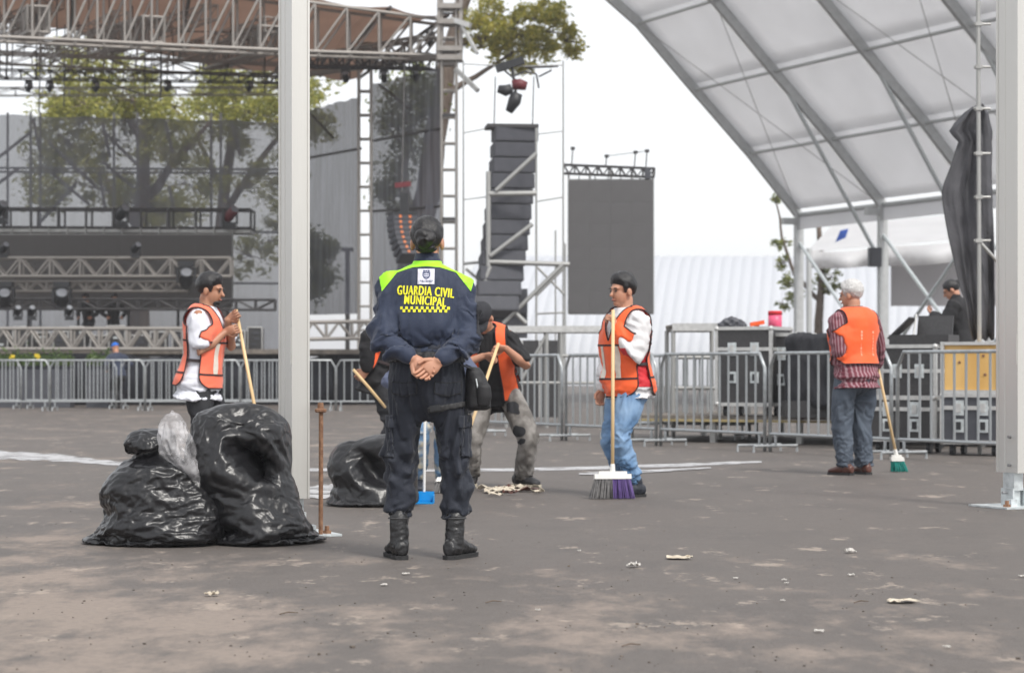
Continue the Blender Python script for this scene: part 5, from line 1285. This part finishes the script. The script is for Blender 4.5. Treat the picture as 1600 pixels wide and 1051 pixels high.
def guard():
    s = 10.72/3400; loc = V(((667-800)*s, 10.72, 0))
    S = dict(sim=12, pz=.925, lean=2, wf=1.02, df=1.05, neckl=.118, backk=.22, vox=.0075, face=True, hair='bun', hyaw=-4, hpitch=-3, ease=.012, sl_e=.001, collar=True, top='jacket', shirt='navy', hem=.085, wrk=.025, skin='skin',
        armL=dict(w=(-.066,-.178,.985), el=(-.216,-.075,1.085), pole=(0,0,0), d=(.75,-.12,-.62), n=(.2,-.9,.1), side=1, curl=.38), armR=dict(w=(.068,-.2,.975), el=(.214,-.075,1.085), pole=(0,0,0), d=(-.72,-.1,-.66), n=(-.1,-1,.1), side=1, curl=.42),
        footL=(-.138,0,14), footR=(.142,0,-24), pants='navypant', pease=.022, pwrk=.034, phem=.215, cuff=.054, legw=.93, shp=-.115, shoe='boot', shoename='boot', shoeh=.2, shoek=1.04, shaft=.047)
    r = person('person', 'guard in navy jacket with lime shoulders standing with hands clasped behind her', loc, 0, S); th = r['th']; jk = r['shirt'].data; T = r['T']; pv = r['pv']
    # waist hem band and belt
    zh = pv.z+.055
    def band(nm, z0, z1, off, m, src, par, x0=-1, x1=1):
        me = clip(src, [lambda p: p.z-z0, lambda p: z1-p.z, lambda p: p.x-x0, lambda p: x1-p.x], off); o = lpart(nm, me, m, par); solid(o, .006, 1); return o
    tm = r['trousers'].data
    band('belt', pv.z+.04, pv.z+.088, .004, MT['nylon'], tm, th)
    # lime yoke: over the shoulders, cut along slanted lines
    def yk(p):      # distance above the yoke's lower edge
        ax = abs(p.x)
        return p.z-((1.434-ax*.07 if ax < .065 else 1.4295-(ax-.065)*.306) if ax < .145 else 1.405-(ax-.145)*1.3)
    def yk2(p):
        ax = abs(p.x); return (1.463 if ax < .065 else 1.463-(ax-.065)*.2)-p.z
    def yk3(p): return .236-abs(p.x)+.25*(p.z-1.39)
    ym = clip(jk, [yk, yk2, yk3, lambda p: .06-p.y*1.0], .0025); yo = lpart('shoulder_panel', ym, MT['lime'], r['shirt']); yo['label'] = 'lime green shoulder panel of the jacket'
    bvh = BVHTree.FromPolygons([tuple(v.co) for v in jk.vertices], [tuple(p.vertices) for p in jk.polygons])
    def onback(x, z, off=.004):
        h = bvh.ray_cast(V((x, -1, z)), V((0,1,0))); return (h[0]+V((0,-off,0))) if h[0] is not None else V((x,-.14,z))
    def drape(me, off=.0035):
        for v in me.vertices:
            q = onback(v.co.x, v.co.z, off); v.co.y = q.y
        me.update(); return me
    def px(u, v): return V(((u-667)*s, 0, (872-v)*s))
    def text(body, u, v, wpx, hpx, nm, m, slope=0., bold=.006):
        cu = bpy.data.curves.new('t', 'FONT'); cu.body = body; cu.align_x = 'CENTER'; cu.offset = bold; cu.shear = .1; cu.resolution_u = 3; cu.size = 1; cu.space_character = 1.16
        o = bpy.data.objects.new('t', cu); col.objects.link(o); dg = bpy.context.evaluated_depsgraph_get(); dg.update(); me = bpy.data.meshes.new_from_object(o.evaluated_get(dg)); bpy.data.objects.remove(o)
        co = vcount(me); mn_, mx_ = co.min(0), co.max(0); c = px(u, v)
        k = wpx*s/(mx_[0]-mn_[0]); kz = hpx*s/(mx_[1]-mn_[1]); vs = []
        for x, y, _ in co:
            X = (x-(mx_[0]+mn_[0])/2)*k; vs.append((c.x+X, 0, c.z+(y-(mx_[1]+mn_[1])/2)*kz+slope*X-.18*X*X))
        fs = [tuple(p.vertices) for p in me.polygons]; m2 = MB().add(vs, fs).mesh('print')
        import bmesh
        bm = bmesh.new(); bm.from_mesh(m2); x0 = min(v[0] for v in vs); x1 = max(v[0] for v in vs); z0 = min(v[2] for v in vs); z1 = max(v[2] for v in vs)
        for i in range(1, 34): bmesh.ops.bisect_plane(bm, geom=bm.verts[:]+bm.edges[:]+bm.faces[:], plane_co=(x0+(x1-x0)*i/34,0,0), plane_no=(1,0,0))
        for i in range(1, 6): bmesh.ops.bisect_plane(bm, geom=bm.verts[:]+bm.edges[:]+bm.faces[:], plane_co=(0,0,z0+(z1-z0)*i/6), plane_no=(0,0,1))
        bm.to_mesh(m2); bm.free(); base = m2
        for q_, dx in enumerate((-.0017,-.0006,.0006,.0017)):       # heavy strokes: the print is laid down four times, slightly shifted
            m3 = base.copy()
            for v_ in m3.vertices: v_.co.x += dx
            drape(m3, .0032+.0004*q_); lpart(nm if q_ == 0 else nm, m3, m, r['shirt'], False)
        return; o = lpart(nm, m2, m, r['shirt'], False); solid(o, .001)
    text('GUARDIA CIVIL', 666, 455.5, 87, 14.5, 'lettering', MT['yellowtxt'], -.06)
    text('MUNICIPAL', 665.5, 470.5, 64, 14, 'lettering', MT['yellowtxt'], -.07)
    mb = MB(); n = 19; q = 77/n
    for i in range(n):
        for j in range(2):
            if (i+j)%2 == 0:
                u = 627+i*q; v = 479.5+j*4.4+.03*i; a = px(u, v); b = px(u+q, v+4.4); N = 2
                mb.add([(a.x,0,b.z),(b.x,0,b.z),(b.x,0,a.z),(a.x,0,a.z)], [(0,1,2,3)])
    lpart('checker_band', drape(mb.mesh('ck')), MT['yellowtxt'], r['shirt'], False)
    # white patch with crest
    def grid(u0, v0, u1, v1, off, N=6):
        mb = MB(); vs = []
        for i in range(N+1):
            for j in range(N+1): p = px(u0+(u1-u0)*i/N, v0+(v1-v0)*j/N); vs.append((p.x,0,p.z))
        return drape(mb.add(vs, [(i*(N+1)+j, i*(N+1)+j+1, (i+1)*(N+1)+j+1, (i+1)*(N+1)+j) for i in range(N) for j in range(N)]).mesh('g'), off)
    pt_ = lpart('badge_patch', grid(654,421,680,445,.004), MT['patch'], r['shirt']); solid(pt_, .001)
    mb = MB(); c = px(667.3, 431)
    sh_ = [(-.018,.016),(.018,.016),(.019,-.002),(.012,-.014),(0,-.02),(-.012,-.014),(-.019,-.002)]; si = [(x*.72, y*.72) for x, y in sh_]
    mb.add([(c.x+x,0,c.z+z) for x, z in sh_+si], [(i,(i+1)%7,7+(i+1)%7,7+i) for i in range(7)])
    for k in range(3): mb.add([(c.x-.013,0,c.z+.008-.009*k),(c.x+.012,0,c.z+.009-.009*k),(c.x+.012,0,c.z+.013-.009*k),(c.x-.013,0,c.z+.012-.009*k)], [(0,1,2,3)])
    for k in (-1,0,1): mb.add([(c.x+.011*k-.004,0,c.z+.018),(c.x+.011*k+.004,0,c.z+.018),(c.x+.011*k+.005,0,c.z+.025),(c.x+.011*k-.005,0,c.z+.025)], [(0,1,2,3)])
    rnd = random.Random(2)
    for row, (x0, x1) in enumerate(((-.03,.03),(-.022,.022))):
        x = x0
        while x < x1:
            l = rnd.uniform(.003,.007); z = c.z-.0285-.006*row; mb.add([(c.x+x,0,z),(c.x+x+l,0,z),(c.x+x+l,0,z+.0035),(c.x+x,0,z+.0035)], [(0,1,2,3)]); x += l+.002
    lpart('crest_print', drape(mb.mesh('crest'), .0065), MT['crest'], pt_, False)
    # sleeve badge on the right arm
    sm = clip(jk, [lambda p: p.x-.245, lambda p: p.z-1.07, lambda p: 1.25-p.z, lambda p: .08-abs(p.y+.03)], .003); lpart('sleeve_badge', sm, MT['blackcloth'], r['shirt'])
    sm = clip(jk, [lambda p: p.x-.262, lambda p: p.z-1.10, lambda p: 1.21-p.z, lambda p: .03-abs(p.y+.02)], .005); lpart('sleeve_emblem', sm, MT['patch'], r['shirt'])
    # back pockets, cargo pockets
    for sg in (-1, 1):
        pm = clip(tm, [lambda p: .062-abs(p.x-sg*.105), lambda p: -p.y, lambda p: p.z-.80-.25*abs(p.x-sg*.105), lambda p: .865-p.z+.1*abs(p.x-sg*.105)], .004); po = lpart('back_pocket', pm, MT['navypant'], r['trousers']); solid(po, .004)
        lpart('seam', border(pm, .0022), MT['nylon'], po)
        pm = clip(tm, [lambda p: sg*p.x-.165, lambda p: p.z-.50, lambda p: .70-p.z], .012); po = lpart('cargo_pocket', pm, MT['navypant'], r['trousers']); solid(po, .012)
        pm = clip(tm, [lambda p: sg*p.x-.16, lambda p: p.z-.645, lambda p: .705-p.z], .017); po = lpart('pocket_flap', pm, MT['navypant'], r['trousers']); solid(po, .006)
    # thigh strap with buckle, drop pouch
    stp = clip(tm, [lambda p: p.x-.012, lambda p: p.z-(.722+.16*(p.x-.02)), lambda p: .748+.16*(p.x-.02)-p.z], .004); so_ = lpart('thigh_strap', stp, MT['strap'], th); solid(so_, .004, 1)
    lpart('buckle', MB().box((.045,-.135,.742), (.05,.016,.03), Matrix.Rotation(-.15,3,'Y')).box((.045,-.144,.742), (.026,.01,.018)), MT['black'], so_, False)
    p = px(748, 607); mb = MB(); mb.rings([(V((p.x,-.02,p.z-.105)), V((.045,0,0)), V((0,.05,0))), (V((p.x,-.02,p.z-.09)), V((.062,0,0)), V((0,.06,0))), (V((p.x-.003,-.02,p.z)), V((.06,0,0)), V((0,.062,0))), (V((p.x-.02,-.02,p.z+.08)), V((.045,0,0)), V((0,.05,0))), (V((p.x-.03,-.02,p.z+.105)), V((.03,0,0)), V((0,.035,0)))], 20)
    me = remesh(mb, .007, 3); displace(me, lambda q, n: .006*fold(q, 12, 12, 14, 2.)); po = lpart('hip_pouch', me, MT['nylon'], th)
    mb = MB(); mb.rings([(V((p.x+.025,-.075,p.z-.085)), V((.03,0,0)), V((0,.02,0))), (V((p.x+.028,-.08,p.z-.04)), V((.038,0,0)), V((0,.026,0))), (V((p.x+.025,-.08,p.z+.01)), V((.036,0,0)), V((0,.026,0))), (V((p.x+.02,-.072,p.z+.03)), V((.028,0,0)), V((0,.015,0)))], 16); me = remesh(mb, .006, 2); lpart('front_pocket', me, MT['nylon'], po)
    lpart('zip', MB().tube([(p.x-.012,-.088,p.z+.05),(p.x-.002,-.09,p.z+.0)], .004, 6), MT['galv2'], po, False)
    lpart('pouch_strap', MB().beam((.17,-.06,.955), (p.x-.02,-.05,p.z+.09), .03, .006), MT['nylon'], po, False); lpart('pouch_strap', MB().beam((.19,.02,.955), (p.x,.02,p.z+.09), .03, .006), MT['nylon'], po, False)
    # boot details: cuff rim, lace rows
    for key in 'LR':
        an = r['legs'][key][2]; lpart('boot_rim', MB().tube([V((an.x+.05*math.cos(a*.3927), an.y-.004+.05*math.sin(a*.3927), .2)) for a in range(16)], .004, 6, closed=True), MT['strap'], th)
guard()

def workers():
    # sweeper in white shirt, coral vest, holding a broom upright; faces the stage's right
    y = 16.5; s = y/3400; rz = R(-101); loc = V(((314-800)*s, y, 0)); Lc = lambda u, v, dy=0: local(u, v, y+dy, loc, rz)
    hA = Lc(366,519,-.1); hB = Lc(371,494,-.02)
    r = person('person', 'sweeper in white shirt and coral vest gripping a broom handle behind the bin bags', loc, rz, dict(sim=8, shs=-.05, pz=.895, lean=5, hyaw=-4, hpitch=8, beard=True, skin='skin2', shirt='whiteshirt', sleeve='short', ease=.02, hem=-.19, flare=.0, hipf=.17, vest='coral', vhem=-.1, gap=.055, pants='darkpants', shoe='sneaker',
        armR=dict(w=hA-V((.0,.075,-.0)), pole=(.5,-.5,-.6), d=(0,.9,.25), n=(-1,0,.1), side=-1, curl=1.05), armL=dict(w=hB-V((-.02,.07,.03)), pole=(-.6,-.2,-.6), d=(0,.8,.5), n=(1,0,0), side=1, curl=1.05), footL=(-.11,.05,0), footR=(.11,-.04,0)))
    broom('light wooden broom held by the sweeper in the white shirt', P(369,484,y-.02), G(424,771), .3, .13, (1,.2,0), ['bristle_g','bristle_t'])
    # sweeper in blue jeans with broom, facing left
    y = 15.9; s = y/3400; rz = R(120); loc = V(((982-800)*s, y, 0)); Lc = lambda u, v, dy=0: local(u, v, y+dy, loc, rz)
    h = Lc(958,497,-.16); h2 = Lc(940,612,.1)
    r = person('person', 'sweeper in blue jeans and bright orange vest resting a hand on a broom', loc, rz, dict(sim=8, shs=-.06, pz=.865, lean=3, hyaw=6, hpitch=4, shirt='sweat', ease=.02, hem=-.15, hipf=.12, vest='orange', vhem=-.13, gap=.05, pants='jeans', pease=.012, shoe='shoenavy', cuff=.045,
        armL=dict(w=h-V((-.0,.05,.05)), pole=(-.5,-.3,-.8), d=(.3,.6,.6), n=(.7,.3,-.4), side=-1, curl=.95), armR=dict(w=h2, pole=(.3,-.9,-.2), curl=.6, n=(-1,0,0), side=1), footL=(-.09,.0,5), footR=(.09,-.09,-5)))
    t = r['th']; sm = clip(r['shirt'].data, [lambda p: p.z-.80, lambda p: 1.08-p.z, lambda p: .2-abs(p.x), lambda p: p.y+.12, lambda p: -.06-p.x], .004); o = lpart('red_side_panel', sm, MT['red'], r['shirt']); o['label'] = 'red side of the white sweatshirt'
    broom('broom with grey and purple bristles and pale handle held by the sweeper in blue jeans', P(958,484,y-.18), G(957,779), .29, .17, (1,.12,0), ['bristle_g','bristle_p'], flare=.25)
    # older sweeper in striped shirt, seen from behind
    y = 19.1; s = y/3400; rz = R(28); loc = V(((1337-800)*s, y, 0)); Lc = lambda u, v, dy=0: local(u, v, y+dy, loc, rz)
    r = person('person', 'sweeper in striped shirt, orange vest and slate jeans seen from behind', loc, rz, dict(sim=8, shs=-.05, pz=.945, lean=3, hyaw=30, hpitch=6, wf=1.1, df=1.08, hair='short', hairm='hairgrey', skin='skin', shirt='stripe', ease=.018, hem=-.19, hipf=.1, vest='orange', vhem=.02, gap=.02, tape=False, pants='jeansgrey', pease=.02, shoe='brownboot', shoename='boot', cuff=.058, legw=1.05,
        armL=dict(w=Lc(1314,578,.05), pole=(-.6,-.8,0), curl=.5, n=(1,0,0), side=1), armR=dict(w=Lc(1372,578,.42), pole=(1,-.6,-.1), d=(-.5,.8,-.2), n=(-.3,.2,-1), side=-1, curl=1.0), footL=(-.115,.0,12), footR=(.11,.02,-6)))
    vo = [c for c in r['th'].children if c.name.startswith('vest')][0]; rnd = random.Random(4); T = r['T']
    D = lambda p: ((p-r['pv']).dot(r['up']), (p-r['pv']).dot(r['right']), (p-r['pv']).dot(r['front']))
    fpm = mat('faded_print', (.95,.42,.28), rough=.6)
    for a0 in (-.045, .085):
        for k in range(8):
            d0 = .10+k*.028; wv = rnd.uniform(.004,.009)
            tm = clip(vo.data, [lambda p: wv-abs(D(p)[1]-a0), lambda p: .010-abs(D(p)[0]-d0), lambda p: -D(p)[2]], .003)
            if len(tm.polygons): lpart('faded_print', tm, fpm, vo)
    broom('broom with small teal head held by the sweeper in the striped shirt', P(1369,560,y+.42), G(1406,737), .13, .13, (1,.1,0), ['bristle_t'], flare=.3)
    # bent sweeper in black shirt
    y = 17.2; s = y/3400; rz = R(176); loc = V(((774-800)*s, y, 0)); Lc = lambda u, v, dy=0: local(u, v, y+dy, loc, rz)
    hA = Lc(776,546,-.42); hB = Lc(769,556,-.44)
    r = person('person', 'bent sweeper in black shirt, orange vest and ripped grey jeans', loc, rz, dict(sim=8, shs=-.05, pz=.80, lean=30, side=6, hyaw=-15, hpitch=50, shirt='blackshirt', sleeve='short', ease=.022, hem=-.17, hipf=.12, open=.075, vest='orange', vhem=-.06, gap=.06, tape=False, pants='jeansrg', pease=.02, cap='blackcloth', shoe='sneaker', sole='sneakw', shoek=1.12, cuff=.05, skin='skin',
        armL=dict(w=hA+V((-.07,-.02,.01)), pole=(-.7,-.2,-1), d=(1,.2,0), n=(0,.6,-.6), side=-1, curl=1.0), armR=dict(w=hB+V((.07,-.03,0)), pole=(1,-.3,-.3), d=(-1,.2,0), n=(0,.6,-.6), side=1, curl=1.0), footL=(-.21,.0,42), footR=(.19,.05,-6)))
    tm = r['trousers'].data
    for i, (cx, cz, ra) in enumerate(((-.15,.62,.055),(-.2,.44,.05),(.17,.63,.05),(-.22,.36,.03),(.2,.42,.035))):
        rp = clip(tm, [lambda p: ra*(1+.5*mn.noise(p*25))-math.hypot(p.x-cx, (p.z-cz)*1.2), lambda p: p.y], .003)
        if len(rp.polygons): lpart('torn_patch', rp, MT['darkpants'], r['trousers'])
    broom('broom with thin wooden handle swept low behind the guard', P(779,536,y-.44), G(700,770), .28, .12, (1,.3,0), ['bristle_g'])
    # sweeper in black with orange vest, mostly hidden left of the guard
    y = 17.6; s = y/3400; rz = R(-86); loc = V(((594-800)*s, y, 0)); Lc = lambda u, v, dy=0: local(u, v, y+dy, loc, rz)
    h = Lc(563,584,-.2)
    person('person', 'stooping sweeper all in black with orange vest, half hidden by the guard', loc, rz, dict(wf=.92, pz=.88, lean=19, hyaw=0, hpitch=45, shirt='blackshirt', ease=.02, hem=-.17, vest='orange', vhem=-.02, gap=.05, pants='darkpants', shoe='sneaker',
        armR=dict(w=h+V((0,.05,.03)), pole=(.4,-1,.2), d=(-.1,-.5,-.5), n=(-1,0,0), side=-1, curl=.95), armL=dict(w=(-.2,.42,.8), pole=(-.6,-.6,-.4), curl=.9, n=(1,0,0), side=1), footL=(-.1,.08,0), footR=(.1,-.03,0)))
    o = link('wooden_stick', MB().tube([P(552,577,y-.24), P(577,606,y-.2), P(612,648,y-.14)], [.012,.013,.012], 10).mesh('stick', True), MT['wood']); tag(o, 'short wooden handle held by the stooping sweeper in black', 'stick')
    # sweeper in ripped blue jeans, seen between the guard's legs
    y = 16.5; s = y/3400; rz = R(188); loc = V(((671-800)*s, y, 0))
    person('person', 'bent sweeper in ripped blue jeans seen between the legs of the guard', loc, rz, dict(pz=.80, lean=55, hyaw=0, hpitch=60, shirt='blueshirt', ease=.02, hem=-.15, pants='jeansrip', pease=.012, shoe='shoenavy', cuff=.045,
        armL=dict(w=(-.16,.38,.66), pole=(-.6,-.4,.2), curl=1., n=(1,0,0), side=-1), armR=dict(w=(.12,.42,.72), pole=(.8,-.4,.2), curl=1., n=(-1,0,0), side=1), footL=(-.09,.05,0), footR=(.09,.02,0)))
    g = G(655, 786); th = thing('dustpan', 'blue dustpan with long pale handle behind the legs of the guard', 'dustpan', tuple(g))
    mb = MB(); mb.box(g+V((0,0,.006)), (.2,.2,.008)); mb.box(g+V((0,.1,.04)), (.2,.008,.075)); mb.box(g+V((-.1,.02,.03)), (.008,.16,.055)); mb.box(g+V((.1,.02,.03)), (.008,.16,.055)); mb.box(g+V((0,-.0,.05)), (.19,.008,.06)); part('pan', mb, MT['blue_pl'], th)
    rod('handle', g+V((.03,.1,.06)), P(664,640,15.2), .01, 'white_pl', th)
    # technician on the platform
    y = 26.0; rz = R(70); loc = P(1503,574,y); loc.z = .37
    r = person('person', 'technician in black hoodie with tied hair looking down behind the crates', loc, rz, dict(pz=.88, lean=8, hyaw=8, hpitch=28, hair='topknot', shirt='blackshirt', ease=.03, sl_e=.012, hem=-.16, pants='darkpants', shoe='sneaker', vox=.012, collar=True,
        armL=dict(w=(-.1,.33,1.2), pole=(-.6,-.5,-.7), curl=.7, n=(.5,0,1), side=-1), armR=dict(w=(.1,.33,1.18), pole=(.6,-.5,-.7), curl=.7, n=(-.5,0,1), side=1), footL=(-.1,0,0), footR=(.1,0,0)))
    pm = clip(r['shirt'].data, [lambda p: .05-abs(p.x-.05), lambda p: p.z-1.19, lambda p: 1.27-p.z, lambda p: -p.y], .004)
    if len(pm.polygons): lpart('back_print', pm, MT['patch'], r['shirt'])
    # stage hands far away
    for lb, u, y, zb, cap, rz, pz in (('stage hand with dark hair behind the dark truss, beside the rack gap', 139, 58.6, 1.4, None, 160, .80), ('stage hand with dark hair behind the dark truss, under the V braces', 177, 58.6, 1.4, None, 200, .80), ('crew member in blue cap leaning over behind the barriers by the planters', 186, 50.2, 0., 'bluecap', 40, .78)):
        loc = P(u, 574, y); loc.z = zb
        person('person', lb, loc, R(rz), dict(pz=pz, lean=14, hpitch=20, vox=.018, shirt='blackshirt' if not cap else 'navy', pants='darkpants', shoe='sneaker', cap=cap, armL=dict(w=(-.2,.2,.9), pole=(-.6,-.6,0)), armR=dict(w=(.2,.2,.9), pole=(.6,-.6,0)), footL=(-.1,0,0), footR=(.1,0,0)))
workers()
# ------------------------------------------------------------------ bin bags
def crumple(q, s=0.):
    a = mn.noise(q*5+V((s,0,s))); b = mn.noise(q*11+V((0,s,2))); c = mn.noise(q*23+V((s,4,0)))
    return (1-2*abs(a))*.55+(1-2*abs(b))*.3+(1-2*abs(c))*.15-.5
def shell(outl, y, depth, taper=.5):
    st = []
    for v, u0, u1 in outl:
        a = P(u0, v, y); b = P(u1, v, y); c = (a+b)/2; rx = (b.x-a.x)/2
        t = max(0, min(1, (outl[0][0]-v)/(outl[0][0]-outl[-1][0]))); c.y = y+depth*.75; ry = min(depth*(1-taper*t**1.5), rx*1.05+.01)
        c.z = max(c.z, .012); st.append((c, V((rx,0,0)), V((0,ry,0))))
    return st
def bag(label, y, outl, depth, seed, vox=.0125, frames=17, extra=-.16, inner=None, mouth=None, lump=.035, knob=(), taper=.5, gravity=.6, group='black bin bags on the ground', m='bag', name='bin_bag'):
    """film a little too big for what it holds, left to settle over a lumpy filling"""
    me = remesh(MB().rings(shell(outl, y, depth, taper), 40), vox, 4); W = dirwaves(int(seed*9), 14, (4,10), 1., .5)
    mo = P(*mouth[:2], y) if mouth else None
    def f(q, n):
        h = n*(.025*mn.noise(q*4+V((seed,0,0)))+.06*creases(q, W, 1., 4.))
        if mo is not None:
            e = q-mo; e.y *= .3; e.x, e.z = (e.x+.45*e.z)*1.7, e.z*.75; k = math.exp(-(e.length/mouth[2])**2)
            if n.y < .3: h = h+V((0, mouth[3]*k, 0))
        return h
    displace(me, f); displace(me, lambda q, n: V((0,0,max(0, .008-q.z))))
    if inner is None:
        ib = MB().rings(shell(outl, y, depth, taper), 28)
        for u, v, dy, rr in knob: p = P(u, v, y); p.y = y+dy; ib.ell(p, (rr+.03, rr+.03, rr+.03), 14, 10)
        ib = remesh(ib, .022, 4); displace(ib, lambda q, n: -.03+lump*mn.noise(q*7+V((seed,0,0)))+.02*mn.noise(q*13))
    else:
        ib = MB()
        for u, v, dy, rr in inner: p = P(u, v, y); p.y = y+dy; ib.ell(p, (rr, rr, rr), 14, 10)
        ib = remesh(ib, .022, 3); displace(ib, lambda q, n: -.01+.03*mn.noise(q*8))
    displace(ib, lambda q, n: V((0,0,max(0, .01-q.z))))
    me = drape_sim(me, ib, frames, extra, gravity=gravity, bend=.02)
    o = link(name, me, MT[m]); ss = o.modifiers.new('s', 'SUBSURF'); ss.levels = 0; ss.render_levels = 1
    return tag(o, label, 'bag', group)
def bags():
    y = G(300, 853).y-.02
    bag('tied full black bin bag slumped in front of the clear film', y,
        [(858,120,346),(850,124,347),(838,136,347),(825,142,345),(805,148,341),(790,150,338),(775,146,332),(760,150,322),(748,160,312),(735,172,302),(724,184,290),(714,196,272),(706,204,264),(699,206,258),(692,190,262),(684,184,264),(676,186,262),(669,198,250)], .3, 2., knob=((204,685,.2,.045),(225,683,.21,.05),(246,685,.2,.045)))
    y2 = y+.06
    bag('overfull black bin bag with wide open flopping mouth leaning on the post', y2,
        [(852,328,494),(845,325,492),(836,328,482),(820,330,476),(800,328,469),(780,324,461),(760,318,453),(745,312,447),(735,306,441),(722,302,441),(705,301,441),(688,303,440),(672,306,436),(660,309,428),(650,316,412),(644,332,388)], .27, 5., taper=.35,
        inner=[(365,825,.2,.13),(420,825,.2,.14),(455,835,.2,.09),(385,785,.2,.15),(430,780,.2,.11),(350,770,.2,.11),(345,730,.2,.11),(385,745,.22,.1),(325,705,.18,.07),(335,680,.2,.075),(362,672,.2,.065),(415,684,.28,.06),(428,712,.18,.05),(352,712,.16,.06)], mouth=(396,716,.085,.24), frames=16, extra=-.19, gravity=.6)
    y3 = G(560, 792).y
    bag('smaller open black bin bag lying behind the guard', y3,
        [(794,516,642),(788,514,642),(776,520,642),(760,524,642),(745,521,642),(730,520,641),(715,523,640),(702,532,636),(693,548,622)], .24, 9., vox=.015, mouth=(585,738,.11,.13), frames=12,
        inner=[(540,770,.18,.08),(575,775,.2,.08),(615,770,.18,.09),(545,725,.18,.07),(570,712,.22,.07),(610,718,.22,.07),(590,750,.3,.09)], extra=-.14, gravity=.4)
    # clear plastic bag squeezed between them
    o = bag('crumpled clear plastic bag squeezed between the black bin bags', y-.05,
        [(764,306,320),(742,284,314),(720,264,308),(700,246,302),(680,240,296),(660,245,284),(648,252,272),(639,259,264)], .07, 3., vox=.011, frames=9, extra=-.16, gravity=.15, group=None, m='film', name='clear_bag', taper=0.)
    o.location.y = .1
bags()

# ------------------------------------------------------------------ litter
def litter():
    rnd = random.Random(11)
    def scrap(u, v, s, lb, m='paper', h=.4, cat='litter', nm='paper_scrap'):
        g = G(u, v); n = 10; vs = []
        for i in range(n):
            for j in range(n):
                x = (i/(n-1)-.5)*s*rnd.uniform(.9,1.1); yv = (j/(n-1)-.5)*s*.8
                q = V((x*9/s*.3, yv*9/s*.3, u*.1)); z = .006+abs(mn.noise(q*1.5))*s*h+.01*abs(mn.noise(q*4))
                vs.append(g+V((x+.25*s*mn.noise(q*1.3), yv+.35*s*mn.noise(q+V((4,4,0))), z)))
        fs = [(i*n+j, (i+1)*n+j, (i+1)*n+j+1, i*n+j+1) for i in range(n-1) for j in range(n-1) if mn.noise(V((i*.35+u, j*.35, v*.1))) > -.22]
        o = link(nm, MB().add(vs, fs).mesh(nm), MT[m]); solid(o, .002); tag(o, lb, cat, 'litter on the asphalt')
    scrap(330,931,.055,'crumpled pale paper on the dusty asphalt before the bin bags','paper')
    scrap(990,886,.06,'torn white paper with dark bits lying right of the boots','paperw',.5)
    scrap(1062,873,.11,'flat cream shred of rag lying beside the torn white paper','paper',.15)
    scrap(1411,941,.12,'flat pale shred of rag alone in the right foreground','paper',.12)
    scrap(1328,864,.05,'small folded grey paper scrap below the green broom','paperw',.5)
    for i, (u, v) in enumerate(((1228,913),(1223,940),(1280,988),(1480,1013),(1225,908),(1330,900),(634,898),(600,915),(1150,905),(905,862),(840,955),(1597,902))):
        scrap(u, v, rnd.uniform(.012,.03), 'tiny pale chip of litter scattered on the asphalt', 'paperw', .2)
    # swept heap at the sweeper's feet
    g = G(805, 770); th = thing('rubbish_heap', 'low heap of swept leaves and rags by the sneakers', 'rubbish', tuple(g), )
    for k in range(26):
        u = rnd.uniform(752, 858); v = 768+rnd.gauss(0,2.5)-(u-800)*.02; p = G(u, v); s = rnd.uniform(.03,.09)
        mb = MB(); n = 5; vs = []
        for i in range(n):
            for j in range(3): vs.append(p+V(((i/(n-1)-.5)*s*2+rnd.gauss(0,.006), (j-1)*s*.5, .012+abs(rnd.gauss(0,.016)))))
        o = part('scrap', MB().add(vs, [(i*3+j,(i+1)*3+j,(i+1)*3+j+1,i*3+j+1) for i in range(n-1) for j in range(2)]), MT['paper'] if k%4 else MT['brownboot'], th); solid(o, .003)
    # grit and twigs
    mb = MB()
    for _ in range(420):
        v = 745+rnd.random()**.7*330; u = rnd.uniform(-60,1660); p = G(u, v); s = rnd.uniform(.0012,.0032)*(1.0 if rnd.random() < .95 else 2)
        mb.box(p+V((0,0,s*.5+.001)), (s*2*rnd.uniform(.6,1.6), s*2, s), Matrix.Rotation(rnd.uniform(0,3),3,'Z'))
    o = link('grit', mb.mesh('grit'), mat('grit_stone', (.05,.043,.038), (.22,.18,.15), scale=2, rough=.9), kind='stuff'); o['label'] = 'loose grit and crumbs scattered over the asphalt'; o['category'] = 'grit'
    for u, v in ((690,500),(985,1010),(1345,942),(450,960),(770,942)):
        if v < 800: continue
        p = G(u, v); o = link('twig', MB().tube([p+V((-.03,-.02,.005)), p+V((0,.01,.01)), p+V((.035,.03,.005))], [.002,.003,.0015], 5).mesh('twig'), MT['bark']); tag(o, 'small dark twig lying on the asphalt', 'twig', 'twigs on the asphalt')
litter()

# ------------------------------------------------------------------ haze volume added to imitate veiling glare over the background
def glare_haze():
    m = bpy.data.materials.new('glare_haze_air'); m.use_nodes = True; n = m.node_tree.nodes; n.clear()
    o_ = n.new('ShaderNodeOutputMaterial'); v = n.new('ShaderNodeVolumePrincipled'); v.inputs['Color'].default_value = (.97,.97,1,1); v.inputs['Density'].default_value = .0009; v.inputs['Anisotropy'].default_value = .2
    m.node_tree.links.new(v.outputs[0], o_.inputs['Volume'])
    link('glare_haze', MB().box((0, 720, 11), (1900, 1620, 26)).mesh('glare_haze'), m, kind='stuff')
glare_haze()
bpy.data.scenes.remove(bench)
